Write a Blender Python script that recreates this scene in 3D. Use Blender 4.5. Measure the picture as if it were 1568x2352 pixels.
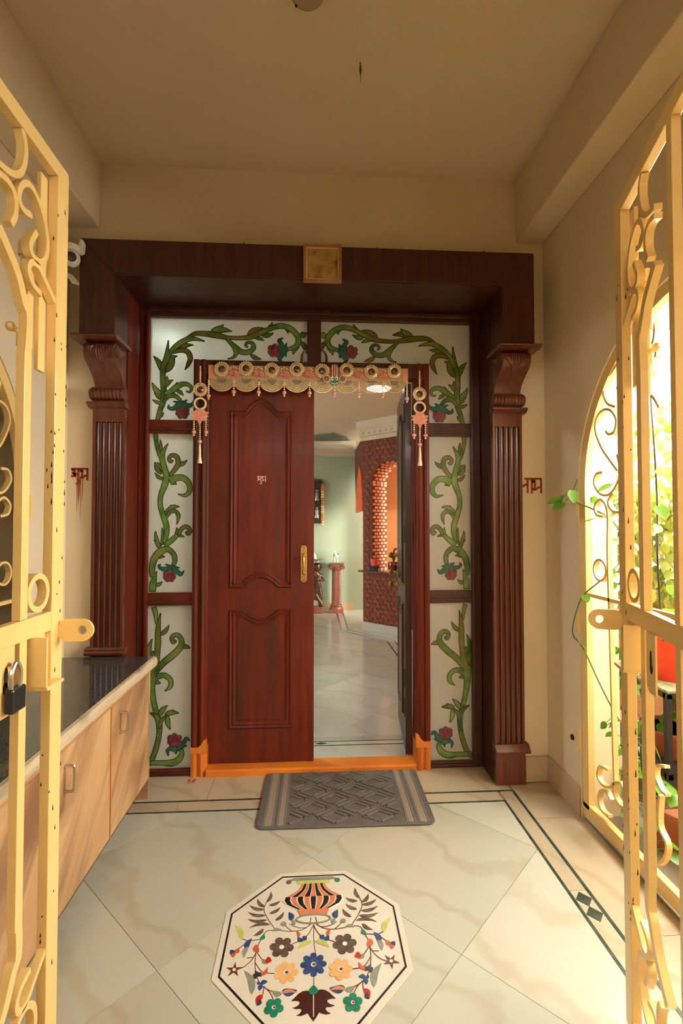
import bpy, math, random
from mathutils import Vector, Matrix
random.seed(7)
PI = math.pi
for o in list(bpy.data.objects): bpy.data.objects.remove(o)
S = bpy.context.scene
C = S.collection

# ------------------------------------------------------------------ camera, sky, light, exposure
cd = bpy.data.cameras.new('camera'); cam = bpy.data.objects.new('camera', cd); C.objects.link(cam)
cam.location = (0, 0, 1.30); cam.rotation_euler = (math.radians(91.5), 0, math.radians(-3.4))
cd.sensor_fit = 'VERTICAL'; cd.sensor_height = 36; cd.sensor_width = 24; cd.lens = 16.99; cd.clip_start = .02
S.camera = cam
W = bpy.data.worlds.new('sky'); S.world = W; W.use_nodes = True
wn = W.node_tree.nodes; wl = W.node_tree.links
bg = wn['Background']; bg.inputs[0].default_value = (1.0, .955, .86, 1); bg.inputs[1].default_value = 25
S.view_settings.view_transform = 'Standard'; S.view_settings.look = 'None'
S.view_settings.exposure = 0.4; S.view_settings.gamma = 1.0; S.view_settings.use_curve_mapping = False
def area(name, loc, rot, sx, sy, power=0, col=(1, 1, 1), portal=False):
    l = bpy.data.lights.new(name, 'AREA'); l.shape = 'RECTANGLE'; l.size = sx; l.size_y = sy
    l.energy = power; l.color = col
    if portal: l.cycles.is_portal = True
    o = bpy.data.objects.new(name, l); C.objects.link(o); o.location = loc; o.rotation_euler = rot
    return o
R90 = PI/2
S.cycles.max_bounces = 9; S.cycles.transmission_bounces = 8; S.cycles.caustics_reflective = False; S.cycles.caustics_refractive = False
# daylight enters through the two arched side openings and the gateway; an added area light fills the house
area('portal_side_opening', (1.42, 1.43, 1.1), (0, R90, 0), 2.2, 1.45, portal=True)
area('portal_side_opening', (-1.42, 1.43, 1.35), (0, -R90, 0), 1.7, 1.45, portal=True)
area('portal_gateway', (0, .28, 1.15), (R90, 0, 0), 1.4, 2.4, portal=True)
area('house_fill_light', (-3.3, 5.1, 1.5), (0, -R90, 0), 1.2, 1.2, 20, (1, .99, .92))
# ------------------------------------------------------------------ helpers
ORG = {}
def link(o, parent=None):
    C.objects.link(o)
    if parent is not None: o.parent = parent
    return o
def thing(name, label, cat, loc=(0, 0, 0), rotz=0, group=None, kind=None):
    o = bpy.data.objects.new(name, None); link(o); o.location = loc; o.rotation_euler = (0, 0, rotz); o.empty_display_size = .05
    ORG[o.name] = Vector(loc)
    tag(o, label, cat, group, kind); return o
def tag(o, label=None, cat=None, group=None, kind=None):
    if label: o['label'] = label
    if cat: o['category'] = cat
    if group: o['group'] = group
    if kind: o['kind'] = kind
    return o
class MB:
    def __init__(s): s.v = []; s.f = []; s.m = []; s.k = 0
    def add(s, vs, fs):
        b = len(s.v); s.v += [tuple(p) for p in vs]; s.f += [tuple(i+b for i in f) for f in fs]; s.m += [s.k]*len(fs); return s
    def box(s, x0, x1, y0, y1, z0, z1):
        return s.add([(x0,y0,z0),(x1,y0,z0),(x1,y1,z0),(x0,y1,z0),(x0,y0,z1),(x1,y0,z1),(x1,y1,z1),(x0,y1,z1)],
                     [(0,3,2,1),(4,5,6,7),(0,1,5,4),(1,2,6,5),(2,3,7,6),(3,0,4,7)])
    def obox(s, M, sx, sy, sz):
        vs = [M @ Vector((a*sx/2, b*sy/2, c*sz/2)) for c in (-1,1) for a,b in ((-1,-1),(1,-1),(1,1),(-1,1))]
        return s.add(vs, [(0,3,2,1),(4,5,6,7),(0,1,5,4),(1,2,6,5),(2,3,7,6),(3,0,4,7)])
    def prism(s, poly, ax, a, b):
        """polygon (2D) extruded along axis ax ('x','y','z') from a to b"""
        def P(p, t): return {'x': (t,p[0],p[1]), 'y': (p[0],t,p[1]), 'z': (p[0],p[1],t)}[ax]
        n = len(poly); vs = [P(p,a) for p in poly]+[P(p,b) for p in poly]
        area2 = sum(poly[i][0]*poly[(i+1)%n][1]-poly[(i+1)%n][0]*poly[i][1] for i in range(n))
        fl = (area2 > 0) ^ (ax == 'y')
        if b < a: fl = not fl
        A = tuple(range(n)); B = tuple(range(n, 2*n))
        fs = [A[::-1], B] if fl else [A, B[::-1]]
        for i in range(n):
            j = (i+1) % n; q = (i, j, n+j, n+i); fs.append(q if fl else q[::-1])
        return s.add(vs, fs)
    def tube(s, path, r, n=8, cap=True):
        path = [Vector(p) for p in path]; rs = r if isinstance(r, (list, tuple)) else [r]*len(path)
        vs = []; up = None
        for i, p in enumerate(path):
            t = (path[min(i+1, len(path)-1)]-path[max(i-1, 0)])
            if t.length < 1e-9: t = Vector((0,0,1))
            t.normalize()
            if up is None: up = Vector((0,0,1)) if abs(t.z) < .9 else Vector((1,0,0))
            a = t.cross(up)
            if a.length < 1e-6: a = t.orthogonal()
            a.normalize(); up = a.cross(t).normalized()
            for k in range(n):
                w = 2*PI*k/n; vs.append(p+(a*math.cos(w)+up*math.sin(w))*rs[i])
        fs = []
        for i in range(len(path)-1):
            for k in range(n):
                k2 = (k+1) % n; fs.append((i*n+k, i*n+k2, (i+1)*n+k2, (i+1)*n+k))
        if cap: fs += [tuple(range(n))[::-1], tuple(range((len(path)-1)*n, len(path)*n))]
        return s.add(vs, fs)
    def lathe(s, prof, c=(0,0,0), n=20, M=None, sq=1):
        """profile [(r,h)] spun about z, then placed"""
        vs = []
        for r, h in prof:
            for k in range(n):
                w = 2*PI*k/n; p = Vector((r*math.cos(w), r*math.sin(w)*sq, h))
                vs.append((M @ p) if M else p+Vector(c))
        fs = []
        for i in range(len(prof)-1):
            for k in range(n):
                k2 = (k+1) % n; fs.append((i*n+k, i*n+k2, (i+1)*n+k2, (i+1)*n+k))
        if prof[0][0] > 1e-5: fs.append(tuple(range(n))[::-1])
        if prof[-1][0] > 1e-5: fs.append(tuple(range((len(prof)-1)*n, len(prof)*n)))
        return s.add(vs, fs)
    def ball(s, c, r, n=8, m=5, sc=(1,1,1)):
        pr = [(r*math.sin(PI*i/m), -r*math.cos(PI*i/m)) for i in range(m+1)]
        pr[0] = (1e-6, -r); pr[-1] = (1e-6, r)
        M = Matrix.Translation(c) @ Matrix.Diagonal((*sc, 1))
        return s.lathe(pr, n=n, M=M)
    def flat(s, path, ax, a, b, t, closed=False):
        """flat bar: 2D path in the plane across axis ax, in-plane thickness t, depth a..b along ax"""
        n = len(path); L = []; Rr = []
        for i, p in enumerate(path):
            q0 = path[(i-1) % n] if (closed or i > 0) else p; q1 = path[(i+1) % n] if (closed or i < n-1) else p
            d = Vector((q1[0]-q0[0], q1[1]-q0[1])); d = d.normalized() if d.length > 1e-9 else Vector((1,0))
            nn = Vector((-d.y, d.x)); h = (t[i] if isinstance(t, (list, tuple)) else t)/2
            if 0 < i < n-1 or closed:
                d0 = Vector((p[0]-q0[0], p[1]-q0[1]))
                if d0.length > 1e-9: h = h/max(.5, abs(nn.dot(Vector((-d0.y, d0.x)).normalized())))
            L.append((p[0]+nn.x*h, p[1]+nn.y*h)); Rr.append((p[0]-nn.x*h, p[1]-nn.y*h))
        def P(p, u): return {'x': (u,p[0],p[1]), 'y': (p[0],u,p[1]), 'z': (p[0],p[1],u)}[ax]
        vs = []
        for i in range(n): vs += [P(L[i],a), P(Rr[i],a), P(Rr[i],b), P(L[i],b)]
        fs = []
        for i in range(n if closed else n-1):
            j = (i+1) % n
            for k in range(4): fs.append((4*i+k, 4*i+(k+1) % 4, 4*j+(k+1) % 4, 4*j+k))
        if not closed: fs += [(0,3,2,1), (4*n-4,4*n-3,4*n-2,4*n-1)]
        return s.add(vs, fs)
    def build(s, name, mat, parent=None, smooth=False, bevel=0, world=True, loc=None, angle=None):
        org = Vector((0,0,0))
        if parent is not None and world:
            q = parent
            while q.parent is not None: q = q.parent
            org = ORG.get(q.name, org)
        if loc is not None: org = Vector(loc)
        me = bpy.data.meshes.new(name)
        me.from_pydata([(p[0]-org.x, p[1]-org.y, p[2]-org.z) for p in s.v], [], s.f)
        ms = mat if isinstance(mat, (list, tuple)) else [mat]
        for m in ms: me.materials.append(m)
        if len(ms) > 1: me.polygons.foreach_set('material_index', s.m)
        if smooth: me.polygons.foreach_set('use_smooth', [True]*len(me.polygons))
        me.update()
        if smooth:
            try: me.set_sharp_from_angle(angle=math.radians(angle or 40))
            except Exception: pass
        o = link(bpy.data.objects.new(name, me), parent)
        if loc is not None: o.location = loc
        if parent is None: ORG[o.name] = org
        if bevel:
            b = o.modifiers.new('edge', 'BEVEL'); b.width = bevel; b.segments = 2; b.limit_method = 'ANGLE'; b.angle_limit = math.radians(40)
        return o
def struct(name, mb, mat, **k): return tag(mb.build(name, mat, **k), kind='structure')
def dup(root, loc=None, rotz=None, label=None, group=None, scale=None):
    r = root.copy(); C.objects.link(r)
    if loc is not None: r.location = loc; ORG[r.name] = Vector(loc)
    if rotz is not None: r.rotation_euler = (0, 0, rotz)
    if scale: r.scale = scale
    if label: r['label'] = label
    if group: r['group'] = group
    for ch in list(root.children):
        c = ch.copy(); C.objects.link(c); c.parent = r
        for g in ch.children: d = g.copy(); C.objects.link(d); d.parent = c
    return r
def inst(src, parent, loc, rot=None, scale=None, name=None):
    o = bpy.data.objects.new(name or src.name.split('.')[0], src.data); link(o, parent); o.location = loc
    if rot: o.rotation_euler = rot
    if scale: o.scale = scale
    return o
def spline(pts, k=6):
    """Catmull-Rom through points of any dimension"""
    n = len(pts); out = []
    if n < 3: 
        return [tuple(a+(b-a)*i/k for a, b in zip(pts[0], pts[1])) for i in range(k+1)]
    for i in range(n-1):
        p0, p1, p2, p3 = pts[max(i-1,0)], pts[i], pts[i+1], pts[min(i+2,n-1)]
        for j in range(k):
            t = j/k
            out.append(tuple(.5*((2*b)+(-a+c)*t+(2*a-5*b+4*c-d)*t*t+(-a+3*b-3*c+d)*t**3) for a,b,c,d in zip(p0,p1,p2,p3)))
    out.append(tuple(pts[-1])); return out
def rotM(loc, rx=0, ry=0, rz=0): return Matrix.Translation(loc) @ Matrix.Rotation(rz,4,'Z') @ Matrix.Rotation(ry,4,'Y') @ Matrix.Rotation(rx,4,'X')
def circ(cx, cy, r, n=24, a0=0, a1=2*PI, ry=None):
    full = abs(a1-a0-2*PI) < 1e-6
    return [(cx+r*math.cos(a0+(a1-a0)*i/n), cy+(ry or r)*math.sin(a0+(a1-a0)*i/n)) for i in range(n if full else n+1)]

# ------------------------------------------------------------------ materials
def mat(name, c1, c2=None, scale=5, rough=.5, metal=0, coat=0, bump=0, bscale=None, stretch=(1,1,1), detail=5, lo=.35, hi=.65,
        rnd=False, trans=0, distort=0, c3=None, s3=2, rot=(0,0,0), ior=1.5, spec=.5, tint=0, tex=False):
    m = bpy.data.materials.new(name); m.use_nodes = True; N = m.node_tree.nodes; L = m.node_tree.links
    b = N['Principled BSDF']; b.inputs['Base Color'].default_value = (*c1, 1); b.inputs['Roughness'].default_value = rough
    b.inputs['Metallic'].default_value = metal; b.inputs['Coat Weight'].default_value = coat; b.inputs['Coat Roughness'].default_value = .12
    b.inputs['IOR'].default_value = ior; b.inputs['Specular IOR Level'].default_value = spec
    tc = N.new('ShaderNodeTexCoord'); mp = N.new('ShaderNodeMapping'); mp.inputs['Scale'].default_value = stretch; mp.inputs['Rotation'].default_value = rot
    if tex: mp.vector_type = 'TEXTURE'
    L.new(tc.outputs['Object'], mp.inputs[0]); vec = mp.outputs[0]
    if rnd:
        oi = N.new('ShaderNodeObjectInfo'); mu = N.new('ShaderNodeMath'); mu.operation = 'MULTIPLY'; mu.inputs[1].default_value = 40
        L.new(oi.outputs['Random'], mu.inputs[0]); va = N.new('ShaderNodeVectorMath'); L.new(vec, va.inputs[0]); L.new(mu.outputs[0], va.inputs[1]); vec = va.outputs[0]
    def noise(sc, dt=detail):
        n = N.new('ShaderNodeTexNoise'); n.inputs['Scale'].default_value = sc; n.inputs['Detail'].default_value = dt; n.inputs['Distortion'].default_value = distort
        L.new(vec, n.inputs['Vector']); return n
    col = None
    if c2:
        n = noise(scale); r = N.new('ShaderNodeValToRGB'); e = r.color_ramp.elements
        e[0].position = lo; e[0].color = (*c1, 1); e[1].position = hi; e[1].color = (*c2, 1)
        L.new(n.outputs['Fac'], r.inputs[0]); col = r.outputs[0]
    if c3:
        n = noise(s3); r = N.new('ShaderNodeValToRGB'); e = r.color_ramp.elements; e[0].position = .45; e[1].position = .7
        e[0].color = (0,0,0,1); e[1].color = (1,1,1,1); L.new(n.outputs['Fac'], r.inputs[0])
        mx = N.new('ShaderNodeMix'); mx.data_type = 'RGBA'; mx.inputs['B'].default_value = (*c3, 1) if False else (0,0,0,0)
        mx.inputs[7].default_value = (*c3, 1); L.new(r.outputs[0], mx.inputs[0])
        if col: L.new(col, mx.inputs[6])
        else: mx.inputs[6].default_value = (*c1, 1)
        col = mx.outputs[2]
    if tint:
        oi = N.new('ShaderNodeObjectInfo'); hs = N.new('ShaderNodeHueSaturation'); mr = N.new('ShaderNodeMapRange')
        mr.inputs[3].default_value = 1-tint; mr.inputs[4].default_value = 1+tint; L.new(oi.outputs['Random'], mr.inputs[0]); L.new(mr.outputs[0], hs.inputs['Value'])
        if col: L.new(col, hs.inputs['Color'])
        else: hs.inputs['Color'].default_value = (*c1, 1)
        col = hs.outputs[0]
    if col: L.new(col, b.inputs['Base Color'])
    if bump:
        n = noise(bscale or scale*4); bp = N.new('ShaderNodeBump'); bp.inputs['Strength'].default_value = bump; bp.inputs['Distance'].default_value = .01
        L.new(n.outputs['Fac'], bp.inputs['Height']); L.new(bp.outputs[0], b.inputs['Normal'])
    if trans:
        t = N.new('ShaderNodeBsdfTranslucent'); ms = N.new('ShaderNodeMixShader'); ms.inputs[0].default_value = trans
        if col: L.new(col, t.inputs[0])
        else: t.inputs[0].default_value = (*c1, 1)
        L.new(b.outputs[0], ms.inputs[1]); L.new(t.outputs[0], ms.inputs[2]); L.new(ms.outputs[0], N['Material Output'].inputs[0])
    return m
def emit(name, col, st):
    m = bpy.data.materials.new(name); m.use_nodes = True; N = m.node_tree.nodes
    b = N['Principled BSDF']; b.inputs['Base Color'].default_value = (*col, 1); b.inputs['Emission Color'].default_value = (*col, 1); b.inputs['Emission Strength'].default_value = st
    return m
def marble(name, base, c2, vein, rough=.27, vs=1.6):
    m = mat(name, base, c2, scale=1.3, rough=rough, rnd=True, lo=.3, hi=.7, distort=.6, coat=.05)
    N = m.node_tree.nodes; L = m.node_tree.links; b = N['Principled BSDF']
    src = b.inputs['Base Color'].links[0].from_socket; va = [n for n in N if n.type == 'VECT_MATH'][0].outputs[0]
    w = N.new('ShaderNodeTexWave'); w.wave_type = 'BANDS'; w.bands_direction = 'DIAGONAL'; w.inputs['Scale'].default_value = vs; w.inputs['Distortion'].default_value = 9; w.inputs['Detail'].default_value = 4
    w.inputs['Detail Scale'].default_value = 1.2
    L.new(va, w.inputs['Vector']); r = N.new('ShaderNodeValToRGB'); e = r.color_ramp.elements; e[0].position = .0; e[0].color = (.42,.42,.42,1); e[1].position = .13; e[1].color = (0,0,0,1)
    L.new(w.outputs['Fac'], r.inputs[0]); mx = N.new('ShaderNodeMix'); mx.data_type = 'RGBA'; L.new(r.outputs[0], mx.inputs[0]); L.new(src, mx.inputs[6]); mx.inputs[7].default_value = (*vein, 1)
    hs = N.new('ShaderNodeHueSaturation'); oi = N.new('ShaderNodeObjectInfo'); mr = N.new('ShaderNodeMapRange'); mr.inputs[3].default_value = .9; mr.inputs[4].default_value = 1.08
    L.new(oi.outputs['Random'], mr.inputs[0]); L.new(mr.outputs[0], hs.inputs['Value']); L.new(mx.outputs[2], hs.inputs['Color']); L.new(hs.outputs[0], b.inputs['Base Color'])
    return m
def clear_glass(name, col=(1,1,1), rough=.02):
    m = mat(name, col, rough=rough); b = m.node_tree.nodes['Principled BSDF']; b.inputs['Transmission Weight'].default_value = 1; b.inputs['IOR'].default_value = 1.45; return m
def frosted():
    m = bpy.data.materials.new('frosted_glass'); m.use_nodes = True; N = m.node_tree.nodes; L = m.node_tree.links
    b = N['Principled BSDF']; b.inputs['Base Color'].default_value = (.68,.67,.60,1); b.inputs['Roughness'].default_value = .12
    t = N.new('ShaderNodeBsdfTranslucent'); t.inputs[0].default_value = (.92,.93,.86,1)
    rf = N.new('ShaderNodeBsdfRefraction'); rf.inputs['Color'].default_value = (.85,.90,.82,1); rf.inputs['Roughness'].default_value = .42; rf.inputs['IOR'].default_value = 1.4
    m1 = N.new('ShaderNodeMixShader'); m1.inputs[0].default_value = .45; L.new(t.outputs[0], m1.inputs[1]); L.new(rf.outputs[0], m1.inputs[2])
    m2 = N.new('ShaderNodeMixShader'); m2.inputs[0].default_value = .5; L.new(b.outputs[0], m2.inputs[1]); L.new(m1.outputs[0], m2.inputs[2])
    L.new(m2.outputs[0], N['Material Output'].inputs[0]); return m
def sheer(name, col, fac):
    m = mat(name, col, rough=.5); N = m.node_tree.nodes; L = m.node_tree.links
    t = N.new('ShaderNodeBsdfTransparent'); ms = N.new('ShaderNodeMixShader'); ms.inputs[0].default_value = fac
    L.new(t.outputs[0], ms.inputs[1]); L.new(N['Principled BSDF'].outputs[0], ms.inputs[2]); L.new(ms.outputs[0], N['Material Output'].inputs[0]); return m
def perforated():
    """pale sheet with rows of small round holes"""
    m = mat('perforated_sheet', (.34,.33,.28), rough=.6, trans=.5); N = m.node_tree.nodes; L = m.node_tree.links
    out = N['Material Output']; src = out.inputs[0].links[0].from_socket
    tc = N.new('ShaderNodeTexCoord'); v = N.new('ShaderNodeTexVoronoi'); v.inputs['Scale'].default_value = 26; v.inputs['Randomness'].default_value = 0
    L.new(tc.outputs['Object'], v.inputs['Vector']); r = N.new('ShaderNodeMath'); r.operation = 'LESS_THAN'; r.inputs[1].default_value = .2; L.new(v.outputs['Distance'], r.inputs[0])
    mr = N.new('ShaderNodeMapRange'); mr.inputs[3].default_value = .2; L.new(r.outputs[0], mr.inputs[0])
    t = N.new('ShaderNodeBsdfTransparent'); ms = N.new('ShaderNodeMixShader'); L.new(mr.outputs[0], ms.inputs[0]); L.new(src, ms.inputs[1]); L.new(t.outputs[0], ms.inputs[2]); L.new(ms.outputs[0], out.inputs[0]); return m

CREAM = mat('cream_paint', (.77,.65,.46), (.73,.60,.41), scale=1.2, rough=.75, c3=(.71,.57,.38), s3=.7)
CEIL = mat('ceiling_paint', (.74,.61,.42), (.71,.58,.39), scale=.8, rough=.85)
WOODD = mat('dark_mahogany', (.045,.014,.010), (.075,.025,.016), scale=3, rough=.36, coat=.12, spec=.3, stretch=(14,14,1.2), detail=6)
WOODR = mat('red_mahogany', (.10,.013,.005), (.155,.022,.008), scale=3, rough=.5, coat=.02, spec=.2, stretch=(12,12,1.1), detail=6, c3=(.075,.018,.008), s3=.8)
WOODP = mat('pilaster_mahogany', (.11,.028,.017), (.155,.045,.027), scale=3, rough=.27, coat=.25, spec=.4, stretch=(14,14,1.1), detail=6)
ORANGE = mat('orange_enamel', (.72,.22,.025), (.64,.18,.02), scale=5, rough=.38, c3=(.55,.15,.02), s3=6)
GATE = mat('yellow_enamel', (.86,.61,.24), (.83,.57,.21), scale=3, rough=.32, coat=.2)
CHIP = mat('rust_chip', (.02,.014,.01), rough=.8)
MARB = marble('cream_marble', (.44,.465,.38), (.50,.46,.355), (.38,.32,.21))
MARBO = marble('border_marble', (.45,.37,.25), (.49,.41,.285), (.36,.25,.135))
MARBI = marble('house_marble', (.46,.47,.40), (.52,.52,.45), (.38,.38,.33), rough=.12)
GREENM = mat('green_marble_strip', (.018,.034,.028), (.045,.07,.058), scale=18, rough=.2)
GROUT = mat('grout', (.25,.21,.15), rough=.9)
SKIRT = mat('skirting_marble', (.58,.44,.30), (.52,.38,.25), scale=4, rough=.3)
LAMI = mat('streaked_laminate', (.66,.41,.20), (.54,.30,.135), scale=3.0, rough=.33, rnd=True, tex=True, stretch=(1,2.6,.55), rot=(.85,0,0), distort=.8, c3=(.25,.12,.06), s3=4.2, lo=.35, hi=.62)
LAMEDGE = mat('worn_edging', (.50,.38,.23), (.62,.50,.34), scale=9, rough=.5, c3=(.24,.18,.11), s3=22, stretch=(1,.25,1))
EDGEOR = mat('orange_edge_strip', (.60,.25,.07), (.52,.2,.05), scale=8, rough=.4)
GRAN = mat('black_granite', (.008,.011,.011), (.012,.016,.015), scale=60, rough=.08, c3=(.20,.22,.20), s3=330, coat=.3)
STEEL = mat('brushed_steel', (.55,.50,.44), rough=.3, metal=1)
BRASS = mat('brass', (.62,.38,.12), (.50,.28,.08), scale=8, rough=.3, metal=1)
GOLD = mat('gold_beads', (.72,.52,.24), (.55,.36,.14), scale=40, rough=.35, metal=.4)
PINK = mat('pink_pearl', (.80,.33,.24), rough=.2, coat=.4)
CORAL = mat('coral_cloth', (.72,.26,.13), (.60,.30,.16), scale=90, rough=.7)
EMBR = mat('embroidered_band', (.36,.16,.09), (.55,.36,.18), scale=160, rough=.6)
ROSE = mat('pink_rose', (.82,.34,.25), (.66,.20,.15), scale=60, rough=.6)
GEM = mat('dark_mirror_gem', (.035,.015,.012), (.12,.05,.03), scale=70, rough=.12, coat=.6)
PEARL = mat('pearl', (.82,.62,.36), rough=.25, coat=.5)
SHEER = sheer('sheer_net', (.34,.26,.14), .5)
WHITE = mat('white_plastic', (.74,.66,.52), rough=.35)
BLACKG = mat('black_lens', (.01,.01,.012), rough=.06, coat=.6)
FROST = frosted()
LINE = mat('black_leading', (.008,.010,.006), rough=.4)
VG = [mat('vine_green_a', (.05,.14,.03), (.24,.30,.07), scale=16, rough=.25, rnd=True, trans=.25),
      mat('vine_green_b', (.09,.24,.035), (.28,.38,.09), scale=16, rough=.25, rnd=True, trans=.25),
      mat('vine_olive', (.27,.23,.05), (.12,.17,.035), scale=16, rough=.25, rnd=True, trans=.25)]
VTEAL = mat('vine_teal', (.012,.13,.085), (.03,.19,.12), scale=30, rough=.25, trans=.25)
VBERRY = mat('vine_berry', (.17,.028,.036), (.27,.06,.07), scale=50, rough=.25, trans=.2)
MEDW = mat('medallion_marble', (.64,.60,.50), (.58,.53,.43), scale=5, rough=.22, coat=.2)
INC = [mat('inlay_'+n, a, b, scale=45, rough=.22, coat=.3) for n, a, b in (
  ('grey_brown', (.085,.062,.045), (.16,.12,.09)), ('yellow_jade', (.50,.52,.14), (.42,.42,.12)), ('lapis', (.020,.045,.13), (.035,.075,.19)),
  ('grey_green', (.19,.20,.15), (.25,.25,.19)), ('peach', (.60,.20,.09), (.54,.17,.075)), ('orange_coral', (.50,.115,.05), (.42,.09,.04)),
  ('malachite', (.006,.13,.075), (.02,.22,.13)), ('red_coral', (.45,.025,.018), (.36,.02,.015)), ('dark_slate', (.025,.03,.036), (.045,.05,.06)),
  ('brown_agate', (.075,.05,.038), (.12,.085,.065)), ('apricot', (.70,.40,.17), (.64,.34,.13)), ('rust_brown', (.15,.05,.026), (.11,.035,.02)),
  ('maroon', (.062,.014,.012), (.045,.012,.010)), ('black', (.010,.009,.008), (.016,.014,.013)), ('white', (.75,.72,.65), (.68,.65,.58)))]
# ------------------------------------------------------------------ measured outlines, in metres
VT=dict(R=[[(-.8209,1.8528,.0208),(-.8081,1.9063,.0231),(-.793,1.9539,.0266),(-.7907,2.0133,.0278),(-.7959,2.0786,.0255),(-.793,2.1382,.0255),(-.7779,2.1921,.0232),(-.7688,2.2788,.0023)],[(-.7776,2.1623,.0116),(-.7521,2.2225,.0232),(-.706,2.2683,.0268),(-.6479,2.2936,.0234),(-.5806,2.2813,.0023)],[(-.6771,2.2959,.0023),(-.6306,2.3198,.0199),(-.5721,2.3211,.027),(-.5192,2.3146,.0306),(-.4545,2.3028,.02),(-.3837,2.3027,.0201),(-.3245,2.3131,.0261),(-.2772,2.3414,.0214),(-.2476,2.3573,.0048)],[(-.3127,2.3104,.0059),(-.2594,2.3418,.0214),(-.2059,2.3674,.025),(-.1522,2.3717,.0263),(-.1073,2.3485,.0276),(-.0802,2.3097,.0276),(-.0891,2.267,.024),(-.1399,2.2447,.0155)],[(-.4603,2.2949,.0118),(-.4247,2.2596,.0236),(-.3833,2.2274,.026),(-.3419,2.2283,.0249),(-.3183,2.2529,.0213),(-.3273,2.2768,.0154),(-.351,2.2793,.0118),(-.361,2.264,.0095),(-.3509,2.254,.0047)],[(-.4306,2.2534,.0083),(-.4115,2.2207,.0177),(-.4273,2.1964,.0106),(-.4549,2.188,.0018)],[(-.7404,2.2167,.0116),(-.6998,2.2296,.0233),(-.6677,2.2213,.0257),(-.6529,2.1887,.0245),(-.6642,2.1526,.0175),(-.6797,2.1266,.0017)],[(-.7876,1.9956,.0081),(-.7559,2.008,.0232),(-.7214,2.0323,.0279),(-.6925,2.0477,.0233),(-.6634,2.0452,.0186),(-.6458,2.0277,.014),(-.6543,2.0067,.0093),(-.6718,2.0093,.0047)],[(-.793,1.948,.0116),(-.7672,1.981,.0232),(-.7325,1.9846,.022),(-.7033,1.9612,.0139)]],
 L=[(-.3359,2.2163,-.2795,2.1904,.0213),(-.5428,2.3302,-.4358,2.3376,.0305),(-.5429,2.3423,-.4796,2.3727,.0247),(-.3541,2.3094,-.2702,2.3609,.0308),(-.2771,2.3203,-.2147,2.3338,.0226),(-.3127,2.3043,-.2651,2.2921,.0178),(-.2475,2.3512,-.2209,2.3912,.0167),(-.1403,2.372,-.1366,2.3357,.0263),(-.0743,2.328,-.0341,2.3381,.0312),(-.0694,2.2917,-.0309,2.2246,.0252),(-.073,2.2795,-.107,2.2212,.0276),(-.7833,2.1562,-.7228,2.198,.0267),(-.7887,2.1085,-.7391,2.2019,.0324),(-.7318,2.2277,-.6389,2.2596,.0267),(-.8003,2.1083,-.8445,2.1937,.0278),(-.7879,2.0253,-.7437,2.0688,.022),(-.7909,2.0371,-.774,2.0879,.0208),(-.7991,1.9894,-.85,2.0509,.0254),(-.8046,1.9627,-.8396,1.9977,.0243),(-.7958,1.9468,-.8467,1.9608,.0162),(-.7645,1.9959,-.7204,2.0562,.0278),(-.7241,2.0115,-.689,1.9882,.0186),(-.8182,1.8694,-.7907,1.8935,.0161)],
 T=[[(-.1608,2.2473,.0298),(-.1728,2.2773,.0203),(-.1818,2.294,.0155),(-.1628,2.3066,.0024)],[(-.1608,2.2412,.0298),(-.1696,2.2108,.0215),(-.1815,2.1924,.0143),(-.1659,2.1794,.0024)],[(-.1566,2.2473,.0239),(-.1418,2.278,.0018)],[(-.153,2.2402,.0239),(-.1457,2.2064,.0018)],[(-.1757,2.2439,.0239),(-.1399,2.2447,.0299)],[(-.7032,1.9434,.029),(-.7377,1.9162,.0197),(-.762,1.9188,.0116),(-.7633,1.9336,.0023)],[(-.7032,1.9494,.0244),(-.6624,1.9321,.0233),(-.6393,1.9432,.0128),(-.6347,1.9575,.0023)],[(-.6974,1.9435,.0232),(-.738,1.9536,.0017)],[(-.6916,1.9436,.0232),(-.6685,1.963,.0017)]],G=[(-.2055,2.239,.0369),(-.6912,1.8973,.036)])
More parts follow.
